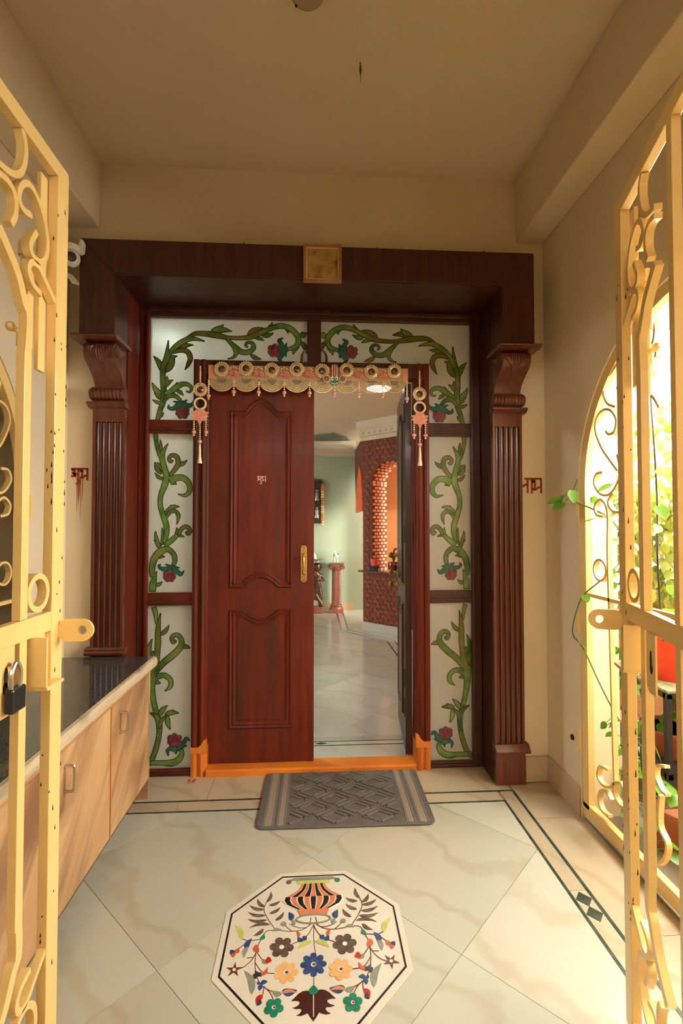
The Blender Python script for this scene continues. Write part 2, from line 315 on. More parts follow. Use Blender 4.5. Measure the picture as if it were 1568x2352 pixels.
VM=dict(R=[[(-.8301,1.7823,.021),(-.8256,1.7327,.0185),(-.815,1.6833,.0153),(-.7964,1.6339,.0081)],[(-.767,1.7271,.0016),(-.7928,1.6794,.0226),(-.7924,1.634,.0266),(-.7778,1.5846,.0266),(-.7734,1.5434,.0315),(-.7831,1.5022,.0282),(-.8007,1.4528,.0225),(-.8023,1.4035,.0225),(-.7877,1.3502,.0241),(-.7712,1.301,.0258),(-.7687,1.2559,.0241),(-.7803,1.2068,.0161)],[(-.7554,1.56,.0161),(-.7274,1.5932,.0226),(-.7116,1.6263,.0243),(-.7199,1.6593,.0227),(-.7443,1.6674,.0186),(-.7595,1.6507,.0162),(-.7521,1.6343,.0162),(-.7392,1.6385,.0065)],[(-.7552,1.5311,.0444),(-.719,1.5478,.0324),(-.6825,1.546,.0292),(-.6539,1.5152,.0251),(-.6516,1.478,.0227),(-.6737,1.4553,.0162),(-.7101,1.4613,.0016)],[(-.7715,1.3338,.008),(-.7536,1.3646,.0185),(-.7255,1.3708,.0169),(-.7071,1.3462,.017),(-.7152,1.303,.0012)],[(-.7762,1.1904,.0241),(-.7402,1.219,.0242),(-.7123,1.2456,.0161)],[(-.7063,1.2476,.0161),(-.6924,1.2763,.0186),(-.6683,1.2895,.0194),(-.6471,1.2722,.0186),(-.6558,1.2517,.0178),(-.6681,1.262,.0105)],[(-.8379,.9503,.0304),(-.8344,.995,.0296),(-.8181,1.0539,.0016)],[(-.8367,1.0275,.0224),(-.8411,1.0723,.028),(-.8276,1.1253,.0321),(-.7959,1.1598,.0353),(-.7599,1.1699,.0257),(-.7315,1.1453,.0225),(-.7232,1.1126,.0209),(-.731,1.0881,.0161)]],
 L=[(-.8189,1.6668,-.8064,1.7474,.0169),(-.7998,1.568,-.8326,1.6295,.0201),(-.7816,1.5598,-.8213,1.6276,.0194),(-.7875,1.5392,-.8309,1.5719,.0169),(-.7256,1.6138,-.6663,1.6412,.0218),(-.751,1.5229,-.7207,1.514,.0178),(-.7797,1.3584,-.7471,1.4028,.0217),(-.7618,1.3789,-.7047,1.3955,.0209),(-.7222,1.2313,-.7167,1.2837,.0185),(-.7243,1.2415,-.6791,1.2361,.0153),(-.7962,1.1905,-.7923,1.2813,.0193),(-.8064,1.2028,-.825,1.2633,.0152),(-.802,1.1701,-.8314,1.2171,.0177),(-.8176,1.1252,-.7776,1.1312,.0176),(-.8262,.9807,-.7896,.9995,.0176)],
 T=[[(-.7429,1.0718,.0241),(-.775,1.0659,.0201),(-.7991,1.0721,.0128),(-.8072,1.0844,.0072),(-.7985,1.0909,.0016)],[(-.7349,1.0759,.0241),(-.7147,1.0553,.0225),(-.6924,1.0389,.0161),(-.6776,1.0559,.0016)],[(-.737,1.0779,.0177),(-.7019,1.0736,.0012)],[(-.745,1.0779,.0161),(-.77,1.0924,.0012)]],G=[(-.7506,1.0311,.0321)])
VB=dict(R=[[(-.8609,.0497,.0224),(-.8342,.0766,.0233),(-.81,.1425,.0233),(-.797,.2082,.0233),(-.7974,.2649,.0269),(-.8111,.2995,.0225),(-.8471,.3206,.0018)],[(-.8112,.317,.0234),(-.8273,.3823,.0243),(-.8368,.4478,.0297),(-.8371,.5004,.0379),(-.8609,.5395,.0018)],[(-.8372,.5092,.0361),(-.8195,.5578,.0315),(-.811,.6239,.0252),(-.8069,.6855,.027),(-.8073,.756,.0226),(-.7966,.8333,.0018)],[(-.8156,.7824,.009),(-.8214,.8353,.0181),(-.8306,.8661,.0208)],[(-.8238,.5226,.0225),(-.7792,.576,.0297),(-.73,.6163,.0314),(-.6899,.6608,.0296),(-.6892,.7003,.0233),(-.7127,.722,.0207),(-.735,.7085,.0189),(-.7282,.6822,.0153),(-.7147,.6921,.0081)],[(-.8102,.5053,.0288),(-.7743,.5125,.0234),(-.7427,.489,.0224),(-.7416,.454,.0197),(-.7679,.4316,.0018)],[(-.795,.2388,.009),(-.7862,.2782,.0179),(-.764,.3049,.0036)],[(-.8386,.0612,.0224),(-.7804,.0606,.0224),(-.7357,.0576,.0313),(-.7001,.0716,.0312),(-.6802,.1025,.0223),(-.6835,.1284,.016)]],
 L=[(-.8003,.7208,-.7525,.7721,.0198),(-.8441,.531,-.8385,.7005,.0325),(-.8419,.5311,-.8336,.6389,.027),(-.6877,.6586,-.6429,.6518,.0215),(-.819,.4832,-.7933,.4727,.018),(-.7962,.2998,-.7576,.354,.0242),(-.7663,.3136,-.727,.3319,.0179),(-.764,.3071,-.6983,.3151,.0215),(-.7528,.3052,-.7412,.2326,.0224),(-.7134,.0625,-.7024,.0845,.0178),(-.7535,.0571,-.7268,.0708,.0161)],
 T=[[(-.7004,.1367,.0268),(-.6738,.1547,.0205),(-.6561,.1834,.0142),(-.6409,.1708,.0018)],[(-.7093,.1277,.0241),(-.7361,.1336,.0188),(-.7517,.1223,.0134),(-.7484,.0985,.0018)],[(-.6848,.1371,.0178),(-.6551,.1465,.0013)],[(-.7048,.1257,.0178),(-.7114,.1047,.0013)]],G=[(-.7176,.1753,.0366)])
IN_ST=[[(.0052,1.6134),(.0051,1.5477),(.011,1.4958)],[(.0048,1.4354),(.0048,1.3931)],[(-.0035,1.6354),(-.012,1.6014),(-.0355,1.595),(-.0572,1.6025)],[(-.0035,1.6087),(-.0311,1.5886),(-.0692,1.5843),(-.1163,1.5921)],[(-.0921,1.614),(-.0783,1.5976),(-.065,1.5855)],[(-.1163,1.5921),(-.146,1.6384),(-.1627,1.6837),(-.1436,1.7385)],[(.003,1.6031),(-.0118,1.5708),(-.0304,1.5546)],[(-.0344,1.549),(-.0609,1.5372)],[(-.1163,1.5921),(-.1456,1.5888),(-.1576,1.5622),(-.1684,1.5294),(-.1691,1.4842),(-.1597,1.4369),(-.1373,1.4035),(-.1042,1.3841)],[(-.1703,1.5111),(-.1796,1.4892),(-.1983,1.4686),(-.2166,1.4612)],[(-.1686,1.4798),(-.1438,1.4484),(-.1087,1.4413)],[(-.1594,1.5599),(-.1958,1.5538),(-.2267,1.5273)],[(-.1958,1.5538),(-.2202,1.5659)],[(-.1355,1.4034),(-.1171,1.3849),(-.1042,1.3616)],[(-.1353,1.4014),(-.135,1.3802)],[(-.1688,1.5156),(-.1478,1.4873)],[(-.1747,1.4978),(-.1944,1.4968)]]
IN_LV=[(-.1568,1.7064,-.1452,1.757,.0137,0),(-.1603,1.6864,-.1899,1.7262,.0135,0),(-.1475,1.6943,-.1085,1.7124,.0136,0),(-.1607,1.6768,-.2139,1.6994,.0135,0),(-.1435,1.659,-.1067,1.6849,.0133,0),(-.1539,1.6525,-.2154,1.6699,.0133,0),(-.1212,1.6289,-.0942,1.6639,.0131,0),(-.1477,1.6331,-.2124,1.6407,.014,0),(-.1351,1.6139,-.2025,1.6049,.013,0),(-.1551,1.5996,-.1859,1.5737,.0137,0),(-.2195,1.561,-.2523,1.6193,.0183,1),(-.1593,1.3855,-.1644,1.382,.0011,2),(-.0689,1.6258,-.0781,1.6618,.0201,2),(-.0668,1.6283,-.0593,1.6016,.0122,3),(-.0571,1.6015,-.0748,1.6129,.0086,3),(-.2024,1.5268,-.1882,1.565,.0187,2),(-.1976,1.5358,-.2035,1.4973,.0147,3),(-.1289,1.5903,-.0948,1.5883,.0119,3),(-.1655,1.382,-.1977,1.4558,.0206,3),(-.0835,1.3772,-.112,1.3896,.0162,3),(-.0841,1.3868,-.0409,1.3869,.023,2),(-.0856,1.3811,-.0414,1.3804,.0111,4),(-.0421,1.5578,-.0523,1.5868,.0109,5),(-.0302,1.5449,-.0451,1.5604,.0166,2),(-.0304,1.5546,-.0159,1.5611,.0184,2),(-.0283,1.5545,-.0299,1.5344,.015,2),(-.1613,1.5575,-.1523,1.5792,.015,6),(-.173,1.5344,-.1769,1.5161,.018,5),(-.173,1.5344,-.1606,1.5142,.018,5),(-.1704,1.5295,-.1718,1.5414,.0147,5),(-.1481,1.4896,-.1307,1.4732,.0119,3),(-.1397,1.4846,-.1198,1.4821,.0214,7),(-.2348,1.5149,-.2235,1.5327,.0161,5),(-.2348,1.5149,-.2488,1.5272,.0161,2),(-.2348,1.5149,-.2364,1.5006,.0145,5),(-.1646,1.4455,-.1624,1.4269,.0169,8),(-.1573,1.4492,-.1624,1.4433,.0154,8),(-.1585,1.4431,-.1442,1.434,.0138,8),(-.1464,1.4361,-.1297,1.4624,.0115,5),(-.1457,1.4119,-.1255,1.4167,.0135,2),(-.1417,1.4097,-.1453,1.3915,.0135,2),(-.1457,1.4119,-.1557,1.4185,.009,2),(-.1368,1.3803,-.1487,1.3507,.0162,7),(-.1407,1.3656,-.1486,1.3496,.0124,8),(-.0012,1.5432,-.045,1.5174,.0182,1)]
IN_FL=[(-.0931,1.5273,.0376,6,9,1),(-.075,1.4423,.0355,7,10,1),(-.1026,1.3422,.0272,5,6,1),(-.2267,1.4597,.0248,5,11,1),(.0041,1.463,.0393,8,2,0),(-.093,1.614,.0095,12,3,1)]
IN_LOT=[(.0055,1.37),(-.0027,1.3792),(-.0138,1.3837),(-.0267,1.3822),(-.0383,1.3753),(-.0475,1.3653),(-.0562,1.3569),(-.0443,1.3569),(-.0363,1.355),(-.0325,1.3496),(-.0373,1.3433),(-.0444,1.3394),(-.0528,1.3371),(-.0417,1.3343),(-.0328,1.3345),(-.0278,1.332),(-.029,1.3257),(-.0338,1.3204),(-.0411,1.3167),(-.0288,1.3152),(-.019,1.3181),(-.0113,1.3219),(-.007,1.3146),(-.0014,1.306),(.0056,1.2991)]
VASE=[(1.7862,.0424),(1.7701,.0467),(1.7543,.0558),(1.7388,.0749),(1.7236,.0984),(1.7086,.1012),(1.691,.091),(1.6766,.0677),(1.6624,.0425)]
GS=[[(.4864,2.1128),(.4987,2.0901),(.4978,2.0542),(.4853,2.0215),(.4618,1.9995),(.4341,1.99),(.4142,1.9879)],
[(.4148,1.968),(.4415,1.9723),(.4629,1.9642),(.4708,1.9425),(.4678,1.9179),(.4559,1.8946)],
[(.5245,1.9559),(.495,1.9495),(.4794,1.9621),(.4861,1.992),(.5087,2.0141),(.5353,2.0125),(.5661,1.9867),(.5854,1.9435),(.5821,1.9011),(.5584,1.8743),(.531,1.8747),(.5222,1.8936),(.5439,1.9331)],
[(.5648,1.8061),(.5327,1.8134),(.5179,1.8342),(.5274,1.8572),(.5545,1.8611),(.5838,1.8416),(.6322,1.8084)],
[(.4177,1.8661),(.4523,1.8369),(.4821,1.806),(.5062,1.7604),(.5206,1.743),(.5217,1.7034)]]
WS=[[(.392,1.9508),(.4354,1.9205),(.4883,1.8911),(.501,1.8436),(.4753,1.7976),(.4245,1.7714)],
[(.4893,1.688),(.4708,1.6698),(.434,1.675),(.4207,1.7192),(.4538,1.7627),(.4987,1.7779),(.5465,1.7609),(.5641,1.7074),(.5256,1.6294),(.4732,1.5707),(.4164,1.5142)],
[(.5165,1.5184),(.5604,1.5161),(.5794,1.4797),(.5422,1.4342),(.4918,1.4208),(.4469,1.4369),(.4031,1.482)],
[(.517,1.3328),(.5645,1.3431),(.5776,1.3791),(.5389,1.4058),(.5041,1.3878),(.4861,1.3437),(.4859,1.289)],
[(.4063,1.3485),(.4561,1.3565),(.4826,1.3937),(.4471,1.4257)],
[(.2417,2.0622),(.2077,2.0273),(.1973,1.9871),(.2096,1.948),(.2443,1.953)],
[(.2389,1.9307),(.2044,1.9301),(.1939,1.8985),(.2282,1.8904),(.2148,1.8498),(.2353,1.8362)],
[(.2601,1.7905),(.2142,1.7578),(.1818,1.71)],
[(.4859,1.289),(.4901,1.1723),(.4842,.9465),(.4737,.4582),(.4672,.2717)],
[(.5093,.294),(.5639,.2829),(.5851,.2351),(.5497,.2141),(.4958,.2337),(.4657,.2652),(.4299,.284),(.4163,.274)],
[(.4971,.1795),(.5268,.199),(.5663,.1776),(.5794,.1356),(.5523,.1049),(.5062,.1094)],
[(.4657,.2652),(.474,.2211),(.4389,.1969),(.4045,.1995)],
[(.1827,.4688),(.2267,.449),(.2332,.4108),(.2063,.3787),(.1797,.3743)],
[(.2123,.3563),(.2203,.2521),(.1837,.2068),(.1957,.1501),(.2237,.112)]]
II=[[(.0212,7.139),(.4401,7.0803),(.4279,5.9046),(.9021,5.353),(.9059,5.0874)],[(.0209,7.0387),(.3517,7.019),(.3493,5.863),(.8166,5.312),(.8293,4.659)]]
# ------------------------------------------------------------------ the porch room
YB, ZC, XW = 2.43, 3.095, 1.20
AC, AR, ASP = 1.43, .69, 1.46            # arch of the side openings: centre along y, radius, spring height
def arch_wall(x0, x1):
    mb = MB(); ya, yb = AC-AR, AC+AR
    mb.box(x0, x1, .30, ya, -.02, ZC); mb.box(x0, x1, yb, YB+.2, -.02, ZC)
    arc = [(AC+AR*math.cos(t), ASP+AR*math.sin(t)) for t in [PI*i/32 for i in range(33)]]
    for i in range(32):
        a, b = arc[i], arc[i+1]
        mb.prism([(a[0],a[1]),(a[0],ZC),(b[0],ZC),(b[0],b[1])], 'x', x0, x1)
    return mb
wr = struct('wall_right', arch_wall(XW, XW+.18), CREAM)
wlft = struct('wall_left', arch_wall(-XW-.18, -XW), CREAM)
mb = MB()
for s in (-1, 1):
    a, b = sorted((s*.93, 1.4 if s > 0 else -4.2)); mb.box(a, b, YB, YB+.2, -.02, ZC)
mb.box(-.93, .93, YB, YB+.2, 2.47, ZC)
wb = struct('wall_back', mb, CREAM)
mb = MB(); mb.box(-XW-.2, -.66, .30, .48, -.02, ZC); mb.box(.70, XW+.2, .30, .48, -.02, ZC); mb.box(-.66, .70, .30, .48, 2.30, ZC)
struct('wall_front', mb, CREAM)
mb = MB(); mb.box(-XW-.2, XW+.2, .30, YB+.2, ZC, ZC+.15)
ce = struct('ceiling', mb, CEIL)
for n, s in (('trim_1', -1), ('trim_2', 1)):
    mb = MB(); a, b = sorted((s*1.056, s*XW)); mb.box(a, b, .48, YB, 2.77, ZC); struct(n, mb, CREAM, bevel=.006)
# skirting
for n, s in (('baseboard_right', 1), ('baseboard_left', -1)):
    mb = MB(); a, b = sorted((s*(XW-.012), s*XW)); mb.box(a, b, AC+AR+.01, YB, 0, .125); a, b = sorted((s*1.075, s*XW)); mb.box(a, b, YB-.018, YB, 0, .125); mb.box(*sorted((s*(XW-.012), s*XW)), .48, AC-AR-.01, 0, .125)
    struct(n, mb, SKIRT, bevel=.003)
# small marks on the walls
mb = MB(); mb.prism(circ(2.188, 0.321, .012, 9, ry=.013), 'x', 1.192, 1.1985)
tag(mb.build('drill_hole_mark', CHIP), 'dark ragged drill hole low in the cream wall beside the arched grille', 'hole')
# ------------------------------------------------------------------ marble floor
mb = MB(); mb.box(-XW-.2, XW+.2, -.2, YB+.22, -.06, -.004)
floor = struct('floor', mb, GROUT)
def clip(poly, a, b, c):
    """keep a*x+b*y<=c"""
    out = []
    for i in range(len(poly)):
        p, q = poly[i], poly[(i+1) % len(poly)]; dp = a*p[0]+b*p[1]-c; dq = a*q[0]+b*q[1]-c
        if dp <= 0: out.append(p)
        if dp*dq < 0: t = dp/(dp-dq); out.append((p[0]+(q[0]-p[0])*t, p[1]+(q[1]-p[1])*t))
    return out
def tile(poly, m, parent, z=0, name='tile', th=.008):
    cx = sum(p[0] for p in poly)/len(poly); cy = sum(p[1] for p in poly)/len(poly)
    MB().prism(poly, 'z', z-th, z).build(name, m, parent, loc=(cx, cy, z))
def diag_tiles(x0, x1, y0, y1, ox, oy, h, m, parent, z=0, gap=.0013):
    n = int(6/h)
    for i in range(-n, n):
        for j in range(-n, n):
            cx = ox+i*h; cy = oy+j*h
            if (i+j) % 2: continue
            p = [(cx+h-gap, cy), (cx, cy+h-gap), (cx-h+gap, cy), (cx, cy-h+gap)]
            for a, b, c in ((1,0,x1), (-1,0,-x0), (0,1,y1), (0,-1,-y0)):
                if p: p = clip(p, a, b, c)
            if len(p) > 2 and abs(sum(p[k][0]*p[(k+1)%len(p)][1]-p[(k+1)%len(p)][0]*p[k][1] for k in range(len(p)))) > .003: tile(p, m, parent, z)
XI, XO, YI, YO, LW = .905, .978, 2.262, 2.347, .006
diag_tiles(-XI+LW, XI-LW, .1, YI-LW, 0, 1.472, .451, MARB, floor)
def rect(x0, x1, y0, y1): return [(x0,y0),(x1,y0),(x1,y1),(x0,y1)]
g = .001
for s in (-1, 1):
    for xx in (XI, XO):
        yy = YI if xx == XI else YO
        tile(rect(*sorted((s*(xx-LW), s*(xx+LW))), .1, yy+LW), GREENM, floor, name='inlay_strip')
    for k, (ya, yb) in enumerate(((.1,.9),(.9,1.7),(1.7,YO-LW))):
        tile(rect(*sorted((s*(XI+LW+g), s*(XO-LW-g))), ya+g, yb-g), MARBO, floor)
    for ya, yb in ((.1,.85),(.85,1.5),(1.5,2.12),(2.12,2.41)):
        tile(rect(*sorted((s*(XO+LW+g), s*1.2)), ya+g, yb-g), MARBO, floor)
for yy, xx in ((YI, XI), (YO, XO)): tile(rect(-xx+LW, xx-LW, yy-LW, yy+LW), GREENM, floor, name='inlay_strip')
for xa, xb in ((-.90,-.62),(-.62,-.2),(-.2,.35),(.35,.90)): tile(rect(xa+g, xb-g, YI+LW+g, YO-LW-g), MARBO, floor)
for xa, xb in ((-.97,-.5),(-.5,-.05),(-.05,.42),(.42,.97)): tile(rect(xa+g, xb-g, YO+LW+g, 2.62), MARBO, floor)
for cy in (1.595, 1.66):
    h = .029; tile([(.9415+h,cy),(.9415,cy+h+.004),(.9415-h,cy),(.9415,cy-h-.004)], GREENM, floor, z=.0012, name='inlay_diamond')
# ------------------------------------------------------------------ octagonal flower medallion set in the floor
OC = (0.004, 1.553)
def octa(ap): return [(OC[0]+ap/math.cos(PI/8)*math.cos(PI/8+k*PI/4), OC[1]+ap/math.cos(PI/8)*math.sin(PI/8+k*PI/4)) for k in range(8)]
med = thing('floor_medallion', 'white octagonal marble slab inlaid with vase and flowers in the floor', 'floor inlay', (OC[0], OC[1], 0))
MB().prism(octa(.291), 'z', -.003, .0020).build('slab', MEDW, med)
oo, oi_ = octa(.274), octa(.268); mb = MB()
for k in range(8): mb.prism([oo[k], oo[(k+1)%8], oi_[(k+1)%8], oi_[k]], 'z', .0019, .0024)
mb.build('border_line', INC[13], med)
ZI = [.0022]
def nz(): ZI[0] += .000012; return ZI[0]
def leafpoly(x0, y0, x1, y1, w, bend=.0, n=8):
    d = Vector((x1-x0, y1-y0)); L = d.length; d.normalize(); nn = Vector((-d.y, d.x)); A, B = [], []
    for i in range(n+1):
        t = i/n; wd = w*.5*(math.sin(PI*min(1, t**.75)))**.85 if 0 < t < 1 else 0
        c = Vector((x0, y0))+d*(L*t)+nn*(bend*L*math.sin(PI*t))
        A.append(c+nn*wd); B.append(c-nn*wd)
    P = A+B[-2:0:-1]; return [(p.x, p.y) for p in P]
def flowerpoly(cx, cy, r, n, a0=0, depth=.3, k=6):
    P = []
    for i in range(n*k):
        a = a0+2*PI*i/(n*k); t = (i % k)/k; P.append((cx+r*(1-depth+depth*abs(math.sin(PI*t))**.7)*math.cos(a), cy+r*(1-depth+depth*abs(math.sin(PI*t))**.7)*math.sin(a)))
    return P
def starpoly(cx, cy, r, n, a0=0): return [(cx+(r if i%2 == 0 else r*.34)*math.cos(a0+PI*i/n), cy+(r if i%2 == 0 else r*.34)*math.sin(a0+PI*i/n)) for i in range(2*n)]
def inlay(poly, c, name):
    zt = nz(); return MB().prism(poly, 'z', .0019, zt).build(name, INC[c], med)
for mir in (1, -1):
    fx = lambda x: OC[0]+mir*(x-OC[0])
    for k, s in enumerate(IN_ST):
        if k < 2 and mir < 0: continue
        p = spline([(fx(a), b) for a, b in s], 6); MB().flat(p, 'z', .0019, nz(), .0026).build('stem', INC[11], med)
    for k, (a, b, c, d, w, ci) in enumerate(IN_LV):
        if w < .003: continue
        q = leafpoly(fx(a), b, fx(c), d, abs(w), .12*mir*(1 if k % 2 else -1)); inlay(q, int(ci), 'petal' if ci in (2,5,7,8) else 'leaf')
    for (a, b, r, n, ci, mi) in IN_FL:
        if mir < 0 and not mi: continue
        n = int(n); ci = int(ci)
        if ci == 11: inlay(starpoly(fx(a), b, r, n, .3*mir), ci, 'flower')
        else: inlay(flowerpoly(fx(a), b, r, n, .4*mir, .32), ci, 'flower')
        if n < 10:
            cc = {9:14, 10:2, 6:7, 11:14, 2:6}[ci]; rr = r*.2
            inlay(circ(fx(a), b, rr, 12), 14, 'flower_centre'); inlay(circ(fx(a)+rr*.2, b, rr*.7, 12), cc, 'flower_centre')
            if ci == 2: inlay(circ(fx(a), b, rr*.5, 10), 7, 'flower_centre')
    inlay([(fx(a), b) for a, b in IN_LOT], 12, 'lotus_half')
inlay([(OC[0]-.0011, 1.369), (OC[0]+.0011, 1.369), (OC[0]+.0011, 1.309), (OC[0]-.0011, 1.309)], 14, 'lotus_vein')
inlay(leafpoly(OC[0], 1.369, OC[0], 1.398, .026), 6, 'bud')
# vase of striped stones, its mouth towards the door
def vrow(k0, k1, n, c0, gap):
    for i in range(n):
        t0, t1 = -1+2*i/n+gap, -1+2*(i+1)/n-gap
        L = [(OC[0]+t0*VASE[k][1], VASE[k][0]) for k in range(k0, k1+1)]; Rr = [(OC[0]+t1*VASE[k][1], VASE[k][0]) for k in range(k0, k1+1)]
        inlay(L+Rr[::-1], 13 if (i+c0) % 2 else 5 if False else 13 if (i+c0) % 2 else 4, 'vase_stripe')
bodyp = [(OC[0]-h*1.03, y) for y, h in VASE]+[(OC[0]+h*1.03, y) for y, h in VASE[::-1]]
inlay(bodyp, 14, 'vase_body'); INC[4].node_tree.nodes['Principled BSDF'].inputs['Roughness'].default_value = .25
vrow(0, 4, 9, 0, .012); vrow(4, 8, 9, 1, .02)
inlay([(OC[0]-.060, 1.800), (OC[0]+.060, 1.800), (OC[0]+.055, 1.784), (OC[0]-.055, 1.784)], 1, 'vase_rim')
inlay([(OC[0]-.086, 1.805), (OC[0]-.07, 1.815), (OC[0]+.07, 1.815), (OC[0]+.086, 1.805), (OC[0]+.06, 1.803), (OC[0]-.06, 1.803)], 3, 'vase_lip')
for s in (-1, 1): inlay(circ(OC[0]+s*.088, 1.797, .0095, 12), 6 if s > 0 else 0, 'lip_scroll')
inlay([(OC[0]-.053, 1.668), (OC[0]+.053, 1.668), (OC[0]+.045, 1.645), (OC[0]-.045, 1.645)], 4, 'vase_foot')
rp = circ(OC[0], 1.628, .056, 20, ry=.018); MB().flat(rp, 'z', .0019, nz(), .005, closed=True).build('vase_foot_ring', INC[3], med)

# ------------------------------------------------------------------ timber portal: header, pilasters, jamb boards
HX, HIN, HZ0, HZ1, HY = 1.073, .913, 2.462, 2.622, 2.262
hd = thing('portal_header', 'dark mahogany box header with side blocks across the top of the entrance', 'door header', (0, HY, HZ0))
mb = MB(); mb.prism([(-HX,HZ1),(HX,HZ1),(HIN,HZ0),(-HIN,HZ0)], 'y', HY, 2.428); mb.build('beam', WOODD, hd, bevel=.003)
mb = MB(); mb.box(-HIN+.001, HIN-.001, HY+.004, 2.577, HZ0-.006, HZ0-.0005); struct('trim_8', mb, WOODD)
for s in (-1, 1):
    mb = MB(); mb.prism([(s*HX,HZ1),(s*HIN,HZ0),(s*HIN,2.1745),(s*HX,2.1745)], 'y', HY, 2.428); mb.build('side_block', WOODD, hd, bevel=.003)
for s, w in ((-1, 'beside the security camera'), (1, 'beside the painted red word and the arched grille')):
    t = thing('pilaster', 'fluted mahogany pilaster with carved scroll corbel '+w, 'pilaster', (s*.99, 2.41, 0), group='pilasters flanking the entrance')
    X = lambda a: s*a
    def sb(mb, a, b, *r): a, b = sorted((s*a, s*b)); return mb.box(a, b, *r)
    sb(MB(), HIN+.001, 1.066, 2.393, 2.428, 0, .158).build('plinth', WOODP, t, bevel=.002)
    mb = MB(); mb.prism([(2.428,.158),(2.372,.162),(2.372,.172),(2.396,.20),(2.428,.20)], 'x', *sorted((s*(HIN-.004), s*1.085))); mb.build('plinth_moulding', WOODP, t, bevel=.002)
    if s < 0: MB().prism([(2.428,.672),(2.393,.672),(2.386,.680),(2.386,.688),(2.393,.694),(2.390,.702),(2.398,.710),(2.428,.710)], 'x', -1.090, -.898).build('base_ring', WOODP, t, bevel=.002)
    # fluted shaft: cross-section extruded upward
    yf = 2.400; n = 5; xa, xb = HIN+.001, 1.066; prof = [(xa, 2.428), (xa, yf)]; m_ = .010; pw = (xb-xa-2*m_)/n
    for i in range(n):
        c = xa+m_+pw*(i+.5)
        for j in range(7):
            a = PI*j/6; prof.append((c-math.cos(a)*pw*.40, yf+.017*math.sin(a)))
    prof += [(xb, yf), (xb, 2.428)]
    MB().prism([(s*a, b) for a, b in prof], 'z', .20, 1.80).build('fluted_shaft', WOODP, t)
    sb(MB(), xa, xb, yf, 2.428, 1.80, 1.872).build('shaft_head', WOODP, t)
    mb = MB(); mb.prism([(2.428,1.865),(2.392,1.868),(2.372,1.882),(2.370,1.892),(2.428,1.898)], 'x', *sorted((s*(HIN-.006), s*1.086))); mb.build('collar', WOODP, t, bevel=.002)
    # gadrooned roll
    mb = MB(); seg = 36; nn = 14
    rows = []
    for i in range(seg+1):
        u = i/seg; rr = .031*(.86+.14*abs(math.sin(PI*u*9))); xx = HIN-.002+(1.07-HIN+.004)*u
        rows.append([(s*xx, 2.392-math.sin(PI*(j/nn))*rr*1.05, 1.932+rr*math.cos(PI*j/nn)) for j in range(nn+1)])
    vs = [p for r_ in rows for p in r_]; fs = [(i*(nn+1)+j, (i+1)*(nn+1)+j, (i+1)*(nn+1)+j+1, i*(nn+1)+j+1) for i in range(seg) for j in range(nn)]
    fs += [tuple(range(nn+1)), tuple(range(seg*(nn+1), (seg+1)*(nn+1)))[::-1]]
    mb.add(vs, fs); mb.box(*sorted((s*HIN, s*1.066)), 2.392, 2.428, 1.898, 1.968); mb.build('gadroon_roll', WOODP, t, smooth=True)
    # scroll corbel: side profile extruded
    pr = spline([(2.400,1.962),(2.391,1.985),(2.366,2.015),(2.322,2.045),(2.284,2.072),(2.268,2.103),(2.276,2.134),(2.306,2.1515)], 5)
    cor = MB().prism(pr+[(2.428,2.1515),(2.428,1.962)], 'x', *sorted((s*(HIN+.006), s*1.058))).build('scroll_corbel', WOODP, t, bevel=.004)
    for xs in (HIN+.005, 1.059):   # volutes on the corbel sides
        vol = [(2.312+ (.030-.026*i/40)*math.cos(i*.36), 2.106+(.030-.026*i/40)*math.sin(i*.36)) for i in range(41)]
        MB().flat(vol, 'x', s*(xs-.004), s*(xs+.004), .006).build('volute', WOODP, cor)
    # acanthus leaf carved on the corbel front
    def front(z):   # y of the corbel front at height z
        for a, b in zip(pr, pr[1:]):
            if a[1] <= z <= b[1]: return a[0]+(b[0]-a[0])*(z-a[1])/max(1e-6, b[1]-a[1])
        return pr[-1][0]
    for k in range(-4, 5):
        zt, zb = 2.125, 2.035+.009*abs(k)**1.3; P = []
        for i in range(9):
            u = i/8; z = zt+(zb-zt)*u; xx = .985+k*.0125*math.sin(PI*(.25+.62*u)); P.append((s*xx, front(z)-.002, z))
        MB().tube(P, [.0035+.0035*math.sin(PI*i/8) for i in range(9)], 6).build('acanthus_rib', WOODP, cor, smooth=True)
    mb = MB(); xa2, xb2 = HIN-.016, 1.10
    mb.prism([(2.428,2.152),(2.262,2.152),(2.236,2.160),(2.234,2.166),(2.240,2.170),(2.250,2.174),(2.428,2.174)], 'x', *sorted((s*xa2, s*xb2))); mb.build('abacus', WOODP, t, bevel=.002)
    mb = MB(); sb(mb, HIN+.0005, HIN+.016, 2.432, 2.64, 0, HZ0-.001); struct('trim_9' if s < 0 else 'trim_10', mb, WOODD if s > 0 else WOODR)  # left board red, right board dark: side light put into the wood colour
# nails along the header top
for k, x in enumerate((-.33, .052, .31, .84)):
    mb = MB(); mb.tube([(x, 2.30, HZ1-.004), (x, 2.30, HZ1+.022)], .0016, 6); mb.lathe([(.004,0),(.004,.0015)], (x, 2.30, HZ1+.022), 8)
    tag(mb.build('nail', CHIP), ['thin dark nail standing on the header, leftmost of four', 'thin dark nail standing on the header behind the small framed picture', 'thin dark nail on the header just beyond the framed picture', 'thin dark nail standing on the header, rightmost of four'][k], 'nail', 'nails along the header')
